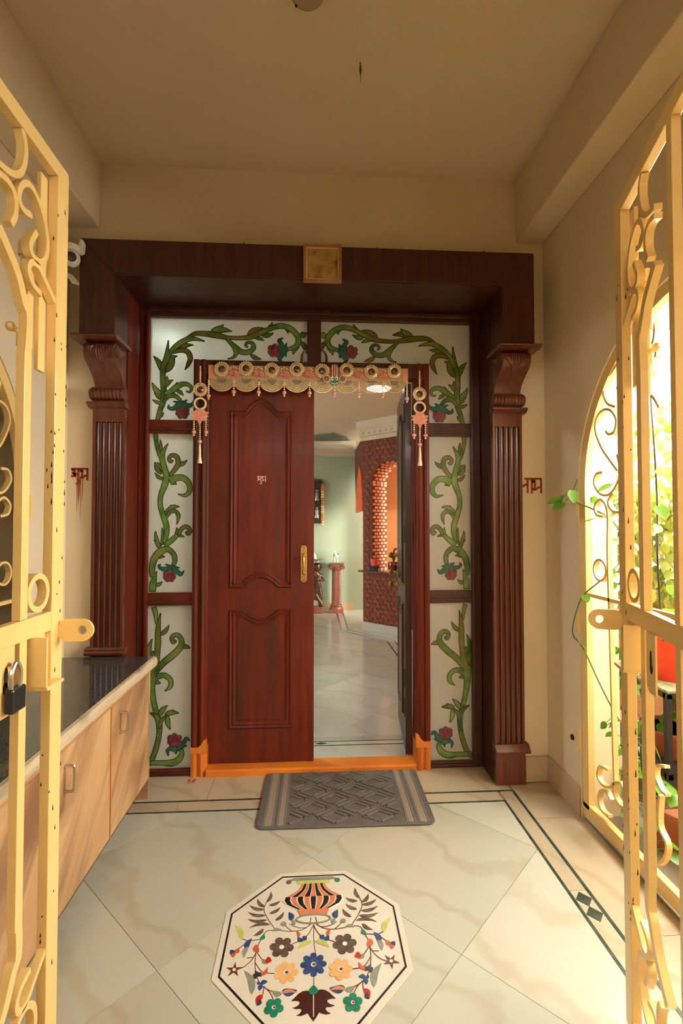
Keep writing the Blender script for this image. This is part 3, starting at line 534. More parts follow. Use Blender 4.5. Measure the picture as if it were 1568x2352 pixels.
# ------------------------------------------------------------------ painted-glass screen
GY = 2.605
sc = thing('glass_screen', 'timber screen of frosted panes painted with green grape vines around the doors', 'glass screen', (0, GY, 0))
GX, DX, DZ = .862, .627, 2.172
def fr(name, x0, x1, z0, z1, m=WOODD, y0=2.578, y1=2.635): return MB().box(x0, x1, y0, y1, z0, z1).build(name, m, sc, bevel=.004)
for s in (-1, 1):
    o = fr('stile', *sorted((s*GX, s*.912)), 0, 2.46, WOODR if s < 0 else WOODD)  # one wood: lit red on the left, shaded dark right, put into the colour
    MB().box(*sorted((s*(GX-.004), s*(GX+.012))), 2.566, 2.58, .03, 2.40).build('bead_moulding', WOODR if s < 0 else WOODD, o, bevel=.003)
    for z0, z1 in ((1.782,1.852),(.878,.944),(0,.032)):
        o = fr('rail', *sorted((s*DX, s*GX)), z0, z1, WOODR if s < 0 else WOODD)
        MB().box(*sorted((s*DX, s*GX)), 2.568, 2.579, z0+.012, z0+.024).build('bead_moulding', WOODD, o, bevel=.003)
fr('head_rail', -GX, GX, 2.402, 2.46)
MB().box(-GX, GX, 2.562, 2.58, 2.424, 2.446).build('cornice_bead', WOODD, sc, bevel=.004)
fr('mullion', -.031, .043, DZ, 2.402)
def ribbon_pts(r, k=6): return spline(r, k)
def vine(D, pane, mir):
    off = [0.0]
    def piece(name, poly_in, poly_out, m):
        off[0] += .00007; y = GY-.0042-off[0]
        mb = MB(); mb.k = 0
        def face(P, yy):
            n = len(P)//2                    # strip of quads between both borders
            vs = [(mir*p[0], yy, p[1]) for p in P[:n]]+[(mir*p[0], yy, p[1]) for p in P[n:]]
            mb.add(vs, [(i, i+1, n+i+1, n+i) for i in range(n-1)])
        mb.k = 1; face(poly_out, y); mb.k = 0; face(poly_in, y-.00035)
        mb.build(name, [m, LINE], pane)
    def strip(pts, grow):
        A, B = [], []; n = len(pts)
        for i, p in enumerate(pts):
            q0, q1 = pts[max(0,i-1)], pts[min(n-1,i+1)]; d = Vector((q1[0]-q0[0], q1[1]-q0[1]))
            d = d.normalized() if d.length > 1e-9 else Vector((0,1)); nn = Vector((-d.y, d.x)); h = abs(p[2])/2+grow
            e = d*(grow if i == n-1 else (-grow if i == 0 else 0))
            A.append((p[0]+nn.x*h+e.x, p[1]+nn.y*h+e.y)); B.append((p[0]-nn.x*h+e.x, p[1]-nn.y*h+e.y))
        return A+B
    def rib(name, r, m):
        p = ribbon_pts(r); piece(name, strip(p, -.0012), strip(p, .0026), m)
    def leaf(x0, z0, x1, z1, w, m, bend):
        d = Vector((x1-x0, z1-z0)); L = d.length; nn = Vector((-d.y, d.x)).normalized(); P = []
        for i in range(11):
            t = i/10; c = Vector((x0,z0))+d*t+nn*(bend*L*math.sin(PI*t)); P.append((c.x, c.y, abs(w)*(math.sin(PI*(t**.8)))**.9 if 0 < t < 1 else 0.0002))
        piece('vine_leaf', strip(P, -.0012), strip(P, .0026), m)
    for k, (a, b, c, d, w) in enumerate(D['L']): leaf(a, b, c, d, w*1.0, VG[(k*7+2) % 3], .10*(1 if k % 2 else -1))
    for k, r in enumerate(D['R']): rib('vine_stem', r, VG[k % 2 if k % 4 != 2 else 2])
    for (gx, gz, gr) in D['G']:
        gr = abs(gr); br = gr*.36
        for a, b in ((-.62,.35),(0,.62),(.62,.35),(-.62,-.2),(0,0),(.62,-.2),(-.3,-.62),(.34,-.62)):
            c = circ(gx+a*gr, gz+b*gr, br, 12); off[0] += .00007; y = GY-.0042-off[0]
            mb = MB(); mb.k = 1; mb.prism([(mir*p[0], p[1]) for p in circ(gx+a*gr, gz+b*gr, br+.0022, 12)], 'y', y, y-.0001); mb.k = 0
            mb.lathe([(br, 0), (br*.9, .0006), (br*.5, .0012), (1e-5, .0014)], n=12, M=rotM((mir*(gx+a*gr), y-.0002, gz+b*gr), rx=PI/2))
            mb.build('vine_berry', [VBERRY, LINE], pane)
    for r in D['T']: rib('calyx', r, VTEAL)
for s in (-1, 1):
    mL = .0; xm = -.031 if s < 0 else .043
    P = [(s*(GX+.006), 1.846), (s*(GX+.006), 2.408), (xm, 2.408), (xm, DZ-.004), (s*(DX+.004), DZ-.004), (s*(DX+.004), 1.846)]
    p = MB().prism(P, 'y', GY-.003, GY+.003).build('transom_pane', FROST, sc); vine(VT, p, -s)
    p = MB().box(*sorted((s*(DX-.004), s*(GX+.006))), GY-.003, GY+.003, .938, 1.788).build('side_pane', FROST, sc); vine(VM, p, -s)
    p = MB().box(*sorted((s*(DX-.004), s*(GX+.006))), GY-.003, GY+.003, .026, .884).build('lower_pane', FROST, sc); vine(VB, p, -s)
# ------------------------------------------------------------------ door frame and sill
df = thing('door_frame', 'moulded mahogany frame around the double doors with orange painted feet', 'door frame', (0, 2.6, 0))
for s in (-1, 1):
    prof = [(.6265,2.648),(.6265,2.566),(.612,2.562),(.600,2.566),(.596,2.574),(.590,2.574),(.586,2.566),(.574,2.560),(.562,2.566),(.556,2.580),(.549,2.584),(.549,2.648)]
    po = MB().prism([(s*a, b) for a, b in prof], 'z', .148, DZ-.0005).build('post', WOODR, df)
    MB().prism([(s*a, b-.0006) for a, b in prof], 'z', 0, .148).build('painted_foot', ORANGE, df)
    rag = [(s*.6268, .12), (s*.6268, .152), (s*.60, .150), (s*.588, .151), (s*.574, .165), (s*.562, .187), (s*.548, .19), (s*.548, .12)]
    MB().prism(rag, 'y', 2.5595, 2.585).build('paint_edge', ORANGE, df)
MB().box(-.6264, .6264, 2.566, 2.648, 2.092, DZ-.001).build('lintel', WOODD, df, bevel=.004)
MB().prism([(2.556,0),(2.556,.026),(2.565,.034),(2.655,.036),(2.655,0)], 'x', -.5485, .5485).build('sill', ORANGE, df)
# ------------------------------------------------------------------ panelled door leaves
def leaf_outline(kind):
    xc = .281; x0, x1 = .112, .448; P = []
    def bump(x, h):
        d = abs(x-xc)/.088
        return h*(1-d*d) if d < 1 else 0
    xs = [x0+(x1-x0)*i/32 for i in range(33)]
    if kind == 0: P = [(x, .962+bump(x, .052)) for x in xs]+[(x, 1.912+bump(x, .067)) for x in xs[::-1]]
    else: P = [(x, .218) for x in (x0, x1)]+[(x, .845-bump(x, .045)) for x in xs[::-1]]
    return P
def inset(P, d):
    n = len(P); out = []
    for i, p in enumerate(P):
        a, b = P[i-1], P[(i+1) % n]; d1 = Vector((p[0]-a[0], p[1]-a[1])).normalized(); d2 = Vector((b[0]-p[0], b[1]-p[1])).normalized()
        n1 = Vector((-d1.y, d1.x)); n2 = Vector((-d2.y, d2.x)); m = (n1+n2); k = d/max(.35, 1+n1.dot(n2)); out.append((p[0]+m.x*k, p[1]+m.y*k))
    return out
def make_leaf(name, label, m, mir):
    t = thing(name, label, 'door'); mm = lambda P: [(mir*a, b) for a, b in P]
    MB().box(*sorted((0, mir*.563)), 0, .036, .038, 2.09).build('leaf_slab', m, t, world=False, bevel=.002)
    for kind in (0, 1):
        O = leaf_outline(kind); prof = [(0,.0),(.001,.007),(.006,.011),(.012,.009),(.015,.004),(.020,.004),(.024,.009),(.030,.008),(.033,.003),(.040,.002),(.041,0)]
        rings = [inset(O, d) for d, h in prof]; n = len(O); vs = []
        for (d, h), r in zip(prof, rings): vs += [(mir*p[0], .0005-h, p[1]) for p in r]
        fs = [(i*n+j, i*n+(j+1) % n, (i+1)*n+(j+1) % n, (i+1)*n+j) for i in range(len(prof)-1) for j in range(n)]
        if mir < 0: fs = [f[::-1] for f in fs]
        mo = MB().add(vs, fs).build('panel_moulding', m, t, world=False, smooth=True, angle=50)
        fld = MB(); xc = .281; X0, X1 = .112+.046, .448-.046; nb = 30; vs = []
        bmp = lambda x, h: h*max(0, 1-((x-xc)/.088)**2)
        for i in range(nb+1):
            x = X0+(X1-X0)*i/nb
            lo_, hi_ = (1.008+bmp(x, .05), 1.866+bmp(x, .062)) if kind == 0 else (.264, .799-bmp(x, .046))
            vs += [(mir*x, -.004, lo_), (mir*x, -.004, hi_), (mir*x, .001, lo_), (mir*x, .001, hi_)]
        fs = []
        for i in range(nb):
            a, c = 4*i, 4*i+4; fs += [(a, c, c+1, a+1), (a+1, c+1, c+3, a+3), (a, a+2, c+2, c)]
        fs += [(0, 1, 3, 2), (4*nb, 4*nb+2, 4*nb+3, 4*nb+1)]
        fld.add(vs, fs if mir > 0 else [f[::-1] for f in fs]).build('panel_field', m, t, world=False)
    # brass pull on a long plate
    hx = .508
    pl = [(mir*(hx+a), z) for a, z in [(.017*math.cos(w), 1.172+.017*math.sin(w)) for w in [PI*i/8 for i in range(9)]]+[(-.017*math.cos(w), 1.006-.017*math.sin(w)) for w in [PI*i/8 for i in range(9)]]]
    h = MB().prism(pl, 'y', .0005, -.004).build('pull_plate', BRASS, t, world=False, bevel=.0015)
    mb = MB(); mb.tube(spline([(mir*hx,-.004,1.142),(mir*hx,-.020,1.138),(mir*hx,-.030,1.12),(mir*hx,-.032,1.089),(mir*hx,-.030,1.058),(mir*hx,-.020,1.04),(mir*hx,-.004,1.036)], 5), [.006]*30+[.006], 8)
    mb.ball((mir*hx,-.022,1.136), .0095); mb.ball((mir*hx,-.022,1.042), .0095); mb.build('pull_bar', BRASS, h, world=False, smooth=True)
    mb = MB()
    for z in (1.178, 1.0): mb.lathe([(.003,0),(.003,.001)], n=8, M=rotM((mir*hx,-.004,z), rx=PI/2))
    mb.build('screw', CHIP, h, world=False)
    return t
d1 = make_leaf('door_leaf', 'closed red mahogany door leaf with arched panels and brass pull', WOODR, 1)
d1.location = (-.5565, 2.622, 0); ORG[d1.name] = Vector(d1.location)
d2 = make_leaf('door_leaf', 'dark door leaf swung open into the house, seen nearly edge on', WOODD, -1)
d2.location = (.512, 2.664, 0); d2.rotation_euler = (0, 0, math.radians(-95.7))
for z in (.30, .46, 1.25, 1.92):
    mb = MB(); mb.tube([(.018, -.004, z-.05), (.018, -.004, z+.05)], .006, 8); mb.box(.0, .034, -.003, .0, z-.045, z+.045); o = mb.build('hinge', mat('dark_hinge', (.05,.03,.015), rough=.5) if z < .4 else bpy.data.materials['dark_hinge'], d2, world=False)
    o.rotation_euler = (0, 0, math.radians(0)); 
for z in (1.10, .99, .91):
    mb = MB(); M_ = rotM((-.5, -.002, z), rx=PI/2); mb.lathe([(.016,0),(.016,.006),(.008,.012),(.008,.03),(.018,.038),(.020,.05),(.012,.06),(1e-5,.062)], n=14, M=M_); mb.build('knob', BRASS, d2, world=False, smooth=True)
# gilt word on the closed leaf
def stroke_word(which):
    base = {'bha': [[(.0,.93),(-.05,.84),(.03,.80),(.06,.88),(.06,.45),(.0,.36),(.10,.34),(.2,.46),(.36,.50)], [(.36,1),(.36,.12)]]}
    if which == 'shubha':
        S_ = [[(0,1),(1,1)], [(.04,.86),(.12,.93),(.2,.88),(.2,.78),(.1,.70),(.2,.64),(.22,.52),(.12,.42),(.02,.48)], [(.1,.70),(.3,.4)], [(.42,1),(.42,.12)], [(.22,.62),(.42,.62)], [(.42,.14),(.52,.06),(.50,-.12),(.38,-.16),(.30,-.06)]]
        S_ += [[(a+.58, b) for a, b in q] for q in base['bha']]
    else:
        S_ = [[(.18,1),(1,1)], [(.34,1),(.34,.12)], [(.34,.56),(.24,.66),(.16,.54),(.06,.62),(-.04,.5),(.0,.28),(.1,.14)], [(.54,1),(.54,.1)]]
        S_ += [[(a+.62, b) for a, b in q] for q in base['bha']]
    return S_
def word(name, which, x0, z0, w, h, y, m, t, parent=None, world=True, depth=.001):
    mb = MB()
    for q in stroke_word(which): mb.flat(spline([(x0+a*w, z0+b*h) for a, b in q], 5), 'y', y, y-depth, t)
    return mb.build(name, m, parent, world=world)
RED = mat('red_vermilion_paint', (.36,.045,.018), (.28,.03,.014), scale=60, rough=.7)
GILT = mat('gilt_sticker', (.70,.42,.30), rough=.35, metal=.3)
w1 = word('gilt_word', 'shubha', -.024, 1.525, .048, .034, -.0042, GILT, .0032, None)
w1.parent = d1; w1.location = (.281, 0, 0); w1.name = 'gilt_lettering'
sh = word('painted_word', 'shubha', -1.178, 1.508, .082, .065, YB-.001, RED, .010); tag(sh, 'red hand-painted Devanagari word on the cream wall beneath the security camera', 'wall writing')
mb = MB()
for x, zb, w in ((-1.142,1.40,.010),(-1.15,1.36,.004),(-1.133,1.33,.0035),(-1.125,1.41,.004)): mb.flat([(x, 1.53), (x+.002, (1.53+zb)/2), (x+.001, zb)], 'y', YB-.0005, YB-.0010, [w, w*.7, .0008])
mb.build('paint_drip', RED, sh, world=False)
lb = word('painted_word', 'labha', 1.068, 1.452, .112, .085, YB-.001, RED, .010); tag(lb, 'red hand-painted Devanagari word on the cream wall between pilaster and corner', 'wall writing')
# ------------------------------------------------------------------ bead garland over the door
TY = 2.548
tor = thing('door_garland', 'beaded coral and gold garland with scallops strung across the door top', 'garland', (-.02, TY, 2.13))
MB().box(-.52, .482, TY+.008, TY+.012, 2.062, 2.140).build('embroidered_band', EMBR, tor)
for a in (-.548, .483): MB().box(a, a+.0275, TY+.008, TY+.012, 2.062, 2.140).build('coral_end', CORAL, tor)
def medallion(cx, cz, r, y, parent, name='medallion'):
    o = MB().lathe([(r*.95,0),(r*.95,.004),(r*.72,.007),(r*.5,.004)], n=24, M=rotM((cx, y, cz), rx=PI/2)).build(name, GOLD, parent, smooth=True)
    mb = MB()
    for k in range(20):
        a = 2*PI*k/20; mb.ball((cx+r*math.cos(a), y-.004, cz+r*math.sin(a)), r*.13, 6, 4)
    mb.build('pearl_rim', PEARL, o, smooth=True)
    MB().lathe([(r*.5,0),(r*.5,.006),(r*.36,.010),(1e-5,.012)], n=14, M=rotM((cx, y-.002, cz), rx=PI/2)).build('gem', GEM, o)
    return o
def drop(cx, z0, z1, r, y, parent, name='bead_drop', pr=.0115):
    mb = MB(); n = max(2, int((z0-z1)/(2*r*1.02)))
    for i in range(n): mb.ball((cx, y, z0-(i+.5)*(z0-z1)/n), r, 8, 6)
    mb.k = 1; mb.ball((cx, y, z1-pr), pr, 12, 8); mb.k = 0; mb.ball((cx, y, z1-2*pr-r*.9), r*1.1, 8, 6)
    return mb.build(name, [PEARL, PINK], parent, smooth=True)
PX = [-.478, -.352, -.217, -.085, .048, .180, .312, .436]
for k, cx in enumerate(PX):
    cz = 2.118+ (.004 if k % 2 else -.002)
    R_ = .068 if k < 7 else .062
    arcp = [(cx+R_*math.cos(a), 2.068-R_*.98*abs(math.sin(a))) for a in [PI*i/20 for i in range(21)]]
    o = MB().prism(arcp, 'y', TY+.004, TY+.006).build('scallop', SHEER, tor)
    mb = MB(); mb.flat(arcp, 'y', TY+.002, TY+.0065, .004)
    for rr, nb in ((.90,28),(.74,24),(.58,18),(.42,13)):
        for i in range(nb):
            a = PI*(i+.5)/nb; p = (cx+R_*rr*math.cos(a), TY+.003, 2.068-R_*rr*.98*math.sin(a))
            mb.obox(rotM(p, ry=a), .0058*(1 if rr < .8 else 1.2), .004, .0028)
        if rr > .5: mb.flat([(cx+R_*(rr-.075)*math.cos(a), 2.068-R_*(rr-.075)*.98*math.sin(a)) for a in [PI*i/16 for i in range(17)]], 'y', TY+.0025, TY+.005, .0022)
    mb.build('bead_rows', PEARL if False else GOLD, o)
    medallion(cx, cz, .036, TY+.004, tor)
for k, cx in enumerate([-.545, -.415, -.285, -.151, -.018, .114, .246, .374, .503]):
    e = k in (0, 8); drop(cx, 2.055 if not e else 2.06, 2.008 if not e else 1.985, .0052, TY, tor)
def rose(cx, cz, r, y, parent):
    mb = MB(); mb.lathe([(r*.5,0),(r,.004),(r*.92,.010),(r*.7,.007),(r*.6,.013),(r*.35,.010),(r*.3,.016),(1e-5,.017)], n=9, M=rotM((cx, y, cz), rx=PI/2)); mb.build('rose', ROSE, parent)
for cx in [(PX[i]+PX[i+1])/2 for i in (0,1,2,3,5,6)]:
    rose(cx-.0135, 2.098, .015, TY+.004, tor); rose(cx+.0135, 2.094, .0165, TY+.004, tor)
    mb = MB(); mb.k = 0
    for dx, dz in ((-.016,.124),(-.004,.130),(.008,.126),(.016,.120)): mb.ball((cx+dx, TY+.003, 2.0+dz), .0045, 6, 4)
    mb.build('bead_spray', PEARL, tor)
# centre ornament: striped mark between two discs, over a green face with two eyes
ORN = mat('orange_gilt', (.75,.22,.05), rough=.4); GRN = mat('green_lacquer', (.03,.15,.04), rough=.3); WHT = mat('white_lacquer', (.8,.76,.68), rough=.4); REDL = mat('red_lacquer', (.4,.05,.03), rough=.35)
cn = thing('garland_plaque', 'painted plaque with striped mark, two round discs and green face at garland centre', 'ornament', (.114, TY-.012, 2.09))
MB().box(.100, .128, TY-.006, TY-.002, 2.084, 2.15).build('mark_panel', REDL, cn, bevel=.001)
for dx, m in ((-.012, WHT), (0, PEARL), (.012, WHT)):
    mb = MB()
    for i in range(12): mb.ball((.114+dx, TY-.008, 2.088+i*.0052), .0028, 6, 4)
    mb.build('bead_row', m, cn)
for dx in (-.041, .043):
    o = MB().lathe([(.021,0),(.021,.004),(.016,.006),(1e-5,.006)], n=18, M=rotM((.114+dx, TY-.004, 2.072), rx=PI/2)).build('disc', ORN, cn)
    MB().lathe([(.014,0),(.014,.003),(1e-5,.004)], n=16, M=rotM((.114+dx, TY-.010, 2.072), rx=PI/2)).build('disc_face', GRN, o); MB().lathe([(.007,0),(.007,.002),(1e-5,.003)], n=12, M=rotM((.114+dx, TY-.013, 2.072), rx=PI/2)).build('disc_centre', REDL, o)
    mb = MB()
    for k in range(16): a = 2*PI*k/16; mb.ball((.114+dx+.0185*math.cos(a), TY-.010, 2.072+.0185*math.sin(a)), .0024, 6, 4)
    mb.build('pearl_rim', WHT, o); MB().prism([(.114+dx-.018,2.098),(.114+dx,2.092),(.114+dx+.018,2.104),(.114+dx+.004,2.112)], 'y', TY-.004, TY-.009).build('flame', ORN, cn)
MB().prism(circ(.114, 2.056, .021, 14, ry=.017), 'y', TY-.004, TY-.010).build('face', GRN, cn)
for dx in (-.011, .011): MB().prism(circ(.114+dx, 2.074, .0075, 10, ry=.011), 'y', TY-.005, TY-.012).build('eye', WHT, cn); MB().prism(circ(.114+dx*.8, 2.072, .004, 8), 'y', TY-.012, TY-.0135).build('pupil', GEM, cn)
MB().flat([(.114+.017*math.cos(a), 2.056+.012*math.sin(a)) for a in [PI*(1.1+.8*i/10) for i in range(11)]], 'y', TY-.010, TY-.012, .003).build('smile', WHT, cn)
# hangings on the two posts
def hanging(x, zt, label):
    t = thing('door_hanging', label, 'hanging', (x, TY, zt), group='hangings beside the door')
    mb = MB()
    for i in range(10): mb.ball((x, TY, zt-.005-i*.0093), .0056-.0002*abs(i-5), 8, 6)
    mb.build('bead_string', PEARL, t, smooth=True)
    medallion(x, zt-.126, .034, TY+.006, t)
    MB().flat(circ(x, zt-.200, .029, 24), 'y', TY-.002, TY+.006, .010, closed=True).build('ring', PEARL, t, bevel=.002)
    lo = MB().lathe([(.03,0),(.03,.003)], n=12, M=rotM((x, TY+.004, zt-.262), rx=PI/2)).build('lotus', CORAL, t)
    for k in range(9):
        a = PI*(-.22+1.44*k/8); L = .050 if k % 2 == 0 else .044
        q = leafpoly(x+.006*math.cos(a), zt-.265+.006*math.sin(a), x+L*math.cos(a), zt-.262+L*.8*math.sin(a), .026)
        MB().prism(q, 'y', TY+.002-.0006*k, TY-.003-.0006*k).build('lotus_petal', ROSE if k % 2 else CORAL, lo)
    q = leafpoly(x, zt-.25, x, zt-.318, .026); MB().prism(q, 'y', TY-.004, TY-.009).build('lotus_petal', ROSE, lo)
    for dx, zb in ((-.031, .338), (.031, .338), (0, .388)): drop(x+dx, zt-.29 if dx else zt-.315, zt-zb, .0050, TY, t)
    MB().lathe([(.005,0),(.007,-.03),(.008,-.07),(.013,-.098),(.012,-.102)], (x, TY, zt-.412), 12).build('tassel', PEARL, t, smooth=True)
hanging(-.588, 2.132, 'bead and lotus hanging on the post beside the closed door leaf')
hanging(.572, 2.128, 'bead and lotus hanging on the post beside the open doorway')
# curved horn-like arcs behind the garland at the mullion foot
for s, w in ((-1, 'closed door side'), (1, 'open doorway side')):
    mb = MB(); mb.tube(spline([(.006+s*.066, 2.556, DZ-.012), (.006+s*.066, 2.556, DZ+.02), (.006+s*.058, 2.556, DZ+.044), (.006+s*.040, 2.558, DZ+.060)], 5), [.0085-.0003*i for i in range(16)], 8)
    tag(mb.build('horn_bracket', WOODP, None, smooth=True), 'small curved wooden horn above the garland, on the '+w+' of the mullion', 'bracket', 'curved horns at the mullion foot')
# ------------------------------------------------------------------ doormat
mt = thing('doormat', 'grey rubber doormat with basket-weave ridges and striped ends at the sill', 'mat', (.15, 2.335, 0), rotz=math.radians(-.6))
MATG = mat('grey_rubber', (.115,.103,.088), (.135,.122,.104), scale=40, rough=.75, bump=.35, bscale=500); MATL = mat('tan_rubber_stripe', (.30,.235,.17), rough=.8, bump=.35, bscale=500); MATD = mat('pale_grey_line', (.21,.20,.185), rough=.7)
MATR = mat('ridge_rubber', (.145,.13,.112), rough=.7, bump=.3, bscale=500)  # lighter than the base: light on the relief put into the colour
hw, hh, cr = .389, .236, .035
rp = [(sx*(hw-cr)+cr*math.cos(a), sy*(hh-cr)+cr*math.sin(a)) for sx, sy, a0 in ((1,1,0),(-1,1,PI/2),(-1,-1,PI),(1,-1,1.5*PI)) for a in [a0+PI/2*i/6 for i in range(7)]]
MB().prism(rp, 'z', .0035, .011).build('base', MATG, mt, world=False, bevel=.003)
for s in (-1, 1):
    for xc, w, m in ((.338,.030,MATL),(.283,.024,MATL)): MB().box(*sorted((s*(xc-w/2), s*(xc+w/2))), -.222, .222, .0105, .0122).build('stripe', m, mt, world=False)
    for xc in (.358,.318,.300,.266): MB().box(*sorted((s*(xc-.0022), s*(xc+.0022))), -.222, .222, .0105, .0126).build('line', MATD, mt, world=False)
src = None
for i in range(-2, 3):
    for j in range(-3, 4):
        cx, cy = i*.100, j*.070
        a = math.radians(33 if (i+j) % 2 else -33)
        for k in (-1, 0, 1):
            x, y = cx-math.sin(a)*k*.0225, cy+math.cos(a)*k*.0225
            if abs(x) > .222 or abs(y) > .200: continue
            if src is None: src = MB().box(-.042, .042, -.0055, .0055, 0, .0055).build('ridge', MATR, mt, world=False, bevel=.0012); src.location = (x, y, .0108); src.rotation_euler = (0,0,a)
            else: inst(src, mt, (x, y, .0108), (0,0,a)).modifiers.new('edge','BEVEL').width = .0012
# ------------------------------------------------------------------ little painted feet below the post
REDF = mat('red_rangoli', (.42,.07,.04), rough=.6); mb = MB()
for dx in (0, .022):
    mb.prism(leafpoly(-.622+dx, 2.545, -.622+dx, 2.513, .016), 'z', .0002, .0012)
    for k in range(4): mb.prism(circ(-.628+dx+k*.004, 2.511-.001*k, .0022, 6), 'z', .0002, .0012)
tag(mb.build('footprint_decal', REDF), 'pair of tiny red footprints painted on the floor under the door post', 'floor marking')
# ------------------------------------------------------------------ low cabinet and granite top
cb = thing('shoe_cabinet', 'low laminate cabinet with streaked wood-grain doors along the wall under black granite', 'cabinet', (-.98, 1.55, 0))
CX = -.775
MB().box(-1.185, CX-.018, .62, 2.372, .10, .615).build('carcass', EDGEOR, cb)
MB().box(-1.185, CX-.06, .62, 2.36, 0, .10).build('toe_kick', mat('brown_plinth', (.12,.06,.03), rough=.5), cb)
MB().box(-1.185, CX, 2.372, 2.386, 0, .617).build('end_panel', LAMI, cb, bevel=.0015)
MB().box(-1.185, CX-.07, 2.30, 2.37, .0, .10).build('leg', mat('brown_leg', (.16,.08,.04), rough=.5), cb)
for k, (ya, yb) in enumerate(((1.945,2.366),(1.508,1.931),(1.071,1.494),(.634,1.057))):
    d = MB().box(CX-.016, CX, ya, yb, .098, .592).build('door', LAMI, cb, bevel=.0015)
    MB().box(CX-.015, CX+.0015, ya-.011, ya-.001, .098, .592).build('edge_strip', EDGEOR, cb)
    yh = ya+.075; mb = MB(); mb.tube(spline([(CX-.002,yh,.466),(CX+.022,yh,.466),(CX+.030,yh,.474),(CX+.030,yh,.536),(CX+.022,yh,.544),(CX-.002,yh,.544)], 4), .0045, 8); mb.build('handle', STEEL, d, smooth=True)
MB().box(CX-.014, CX-.002, .62, 2.37, .593, .613).build('top_rail', EDGEOR, cb)
wt = thing('granite_worktop', 'polished black granite worktop with worn timber edging on the low cabinet', 'worktop', (-.98, 1.55, .62))
MB().box(-1.196, CX+.012, .60, 2.392, .626, .668).build('slab', GRAN, wt, bevel=.002)
MB().prism([(CX+.0125,.668),(CX+.024,.665),(CX+.030,.650),(CX+.030,.632),(CX+.024,.621),(CX-.01,.617),(CX-.01,.6215),(CX+.0125,.6215)], 'y', .60, 2.393).build('edging', LAMEDGE, wt)
# ------------------------------------------------------------------ security camera on the header end
sec = thing('security_camera', 'white dome security camera on bracket at the end of the dark header', 'camera', (-1.075, 2.24, 2.52))
mb = MB(); mb.lathe([(.030,0),(.036,.006),(.036,.024),(.026,.032),(1e-5,.033)], (-1.092, 2.225, 2.535), 22); mb.build('mount_disc', WHITE, sec, smooth=True)
mb = MB(); mb.prism([(-1.066,2.535),(-1.048,2.545),(-1.045,2.585),(-1.050,2.602),(-1.060,2.602),(-1.064,2.585),(-1.070,2.565)], 'y', 2.232, 2.262); mb.build('bracket', WHITE, sec, bevel=.004)
hb = MB().ball((-1.090, 2.222, 2.504), .037, 20, 14, sc=(1,1,1.02)).build('head', WHITE, sec, smooth=True)
M_ = rotM((-1.090, 2.222, 2.504), rx=math.radians(105), rz=math.radians(24))
MB().lathe([(.021,.030),(.021,.0345),(.019,.037),(1e-5,.0385)], n=20, M=M_).build('lens', BLACKG, hb, smooth=True)
MB().lathe([(.0235,.028),(.0235,.0335),(.021,.0345)], n=20, M=M_).build('lens_ring', WHITE, hb)
mb = MB()
for k in range(5): mb.tube(spline([(-1.112+.001*k,2.23,2.49),(-1.118,2.225,2.46-.004*k),(-1.11+.006*k,2.22,2.425),(-1.085+.008*k,2.215,2.395-.003*k),(-1.082+.003*k,2.215,2.385)], 4), .0022, 5)
mb.build('cable_bundle', WHITE, sec, smooth=True)
# ------------------------------------------------------------------ small framed picture on the header
pf = thing('framed_picture', 'small square framed yellowed picture hung at the centre of the header', 'picture', (.044, 2.255, 2.53))
FRW = mat('pink_wood_frame', (.40,.17,.08), (.34,.13,.06), scale=12, rough=.4); FRI = mat('gilt_slip', (.62,.45,.28), rough=.4)
x0, x1, z0, z1 = -.046, .134, 2.441, 2.621
for a in ((x0,x1,z1-.014,z1),(x0,x1,z0,z0+.014),(x0,x0+.014,z0+.014,z1-.014),(x1-.014,x1,z0+.014,z1-.014)): MB().box(a[0],a[1],2.244,2.2615,a[2],a[3]).build('frame_bar', FRW, pf, bevel=.002)
for a in ((x0+.014,x1-.014,z1-.018,z1-.014),(x0+.014,x1-.014,z0+.014,z0+.018),(x0+.014,x0+.018,z0+.018,z1-.018),(x1-.018,x1-.014,z0+.018,z1-.018)): MB().box(a[0],a[1],2.247,2.26,a[2],a[3]).build('slip', FRI, pf)
MB().box(x0+.018,x1-.018,2.254,2.2605,z0+.018,z1-.018).build('print', mat('yellowed_print', (.42,.27,.07), (.36,.22,.06), scale=6, rough=.25, c3=(.20,.105,.035), s3=24), pf)
# ------------------------------------------------------------------ ceiling fitting and hook
cl = thing('ceiling_lamp', 'round grey ceiling light fitting, switched off, at the top of the ceiling', 'ceiling lamp', (-.022, 1.565, ZC))
MB().lathe([(.062,0),(.062,-.012),(.056,-.030),(.040,-.040),(1e-5,-.042)][::-1], (-.022, 1.565, ZC-.0005), 28).build('bowl', mat('grey_bowl', (.40,.32,.22), rough=.5), cl, smooth=True)
mb = MB()
for a in (2.4, 5.5): mb.lathe([(.004,0),(.004,.004)], (-.022+.050*math.cos(a), 1.565+.050*math.sin(a), ZC-.040), 8)
mb.build('screw', CHIP, cl)
mb = MB(); mb.tube([(.181,1.821,ZC-.0005),(.1815,1.821,ZC-.018),(.182,1.821,ZC-.036),(.182,1.821,ZC-.054),(.1825,1.821,ZC-.080)], [.0015,.0035,.0050,.0012,.0008], 8)
tag(mb.build('ceiling_hook', mat('dark_hook', (.10,.065,.03), rough=.7), smooth=True), 'thin dark spindle-shaped hook hanging from the plain ceiling', 'hook')
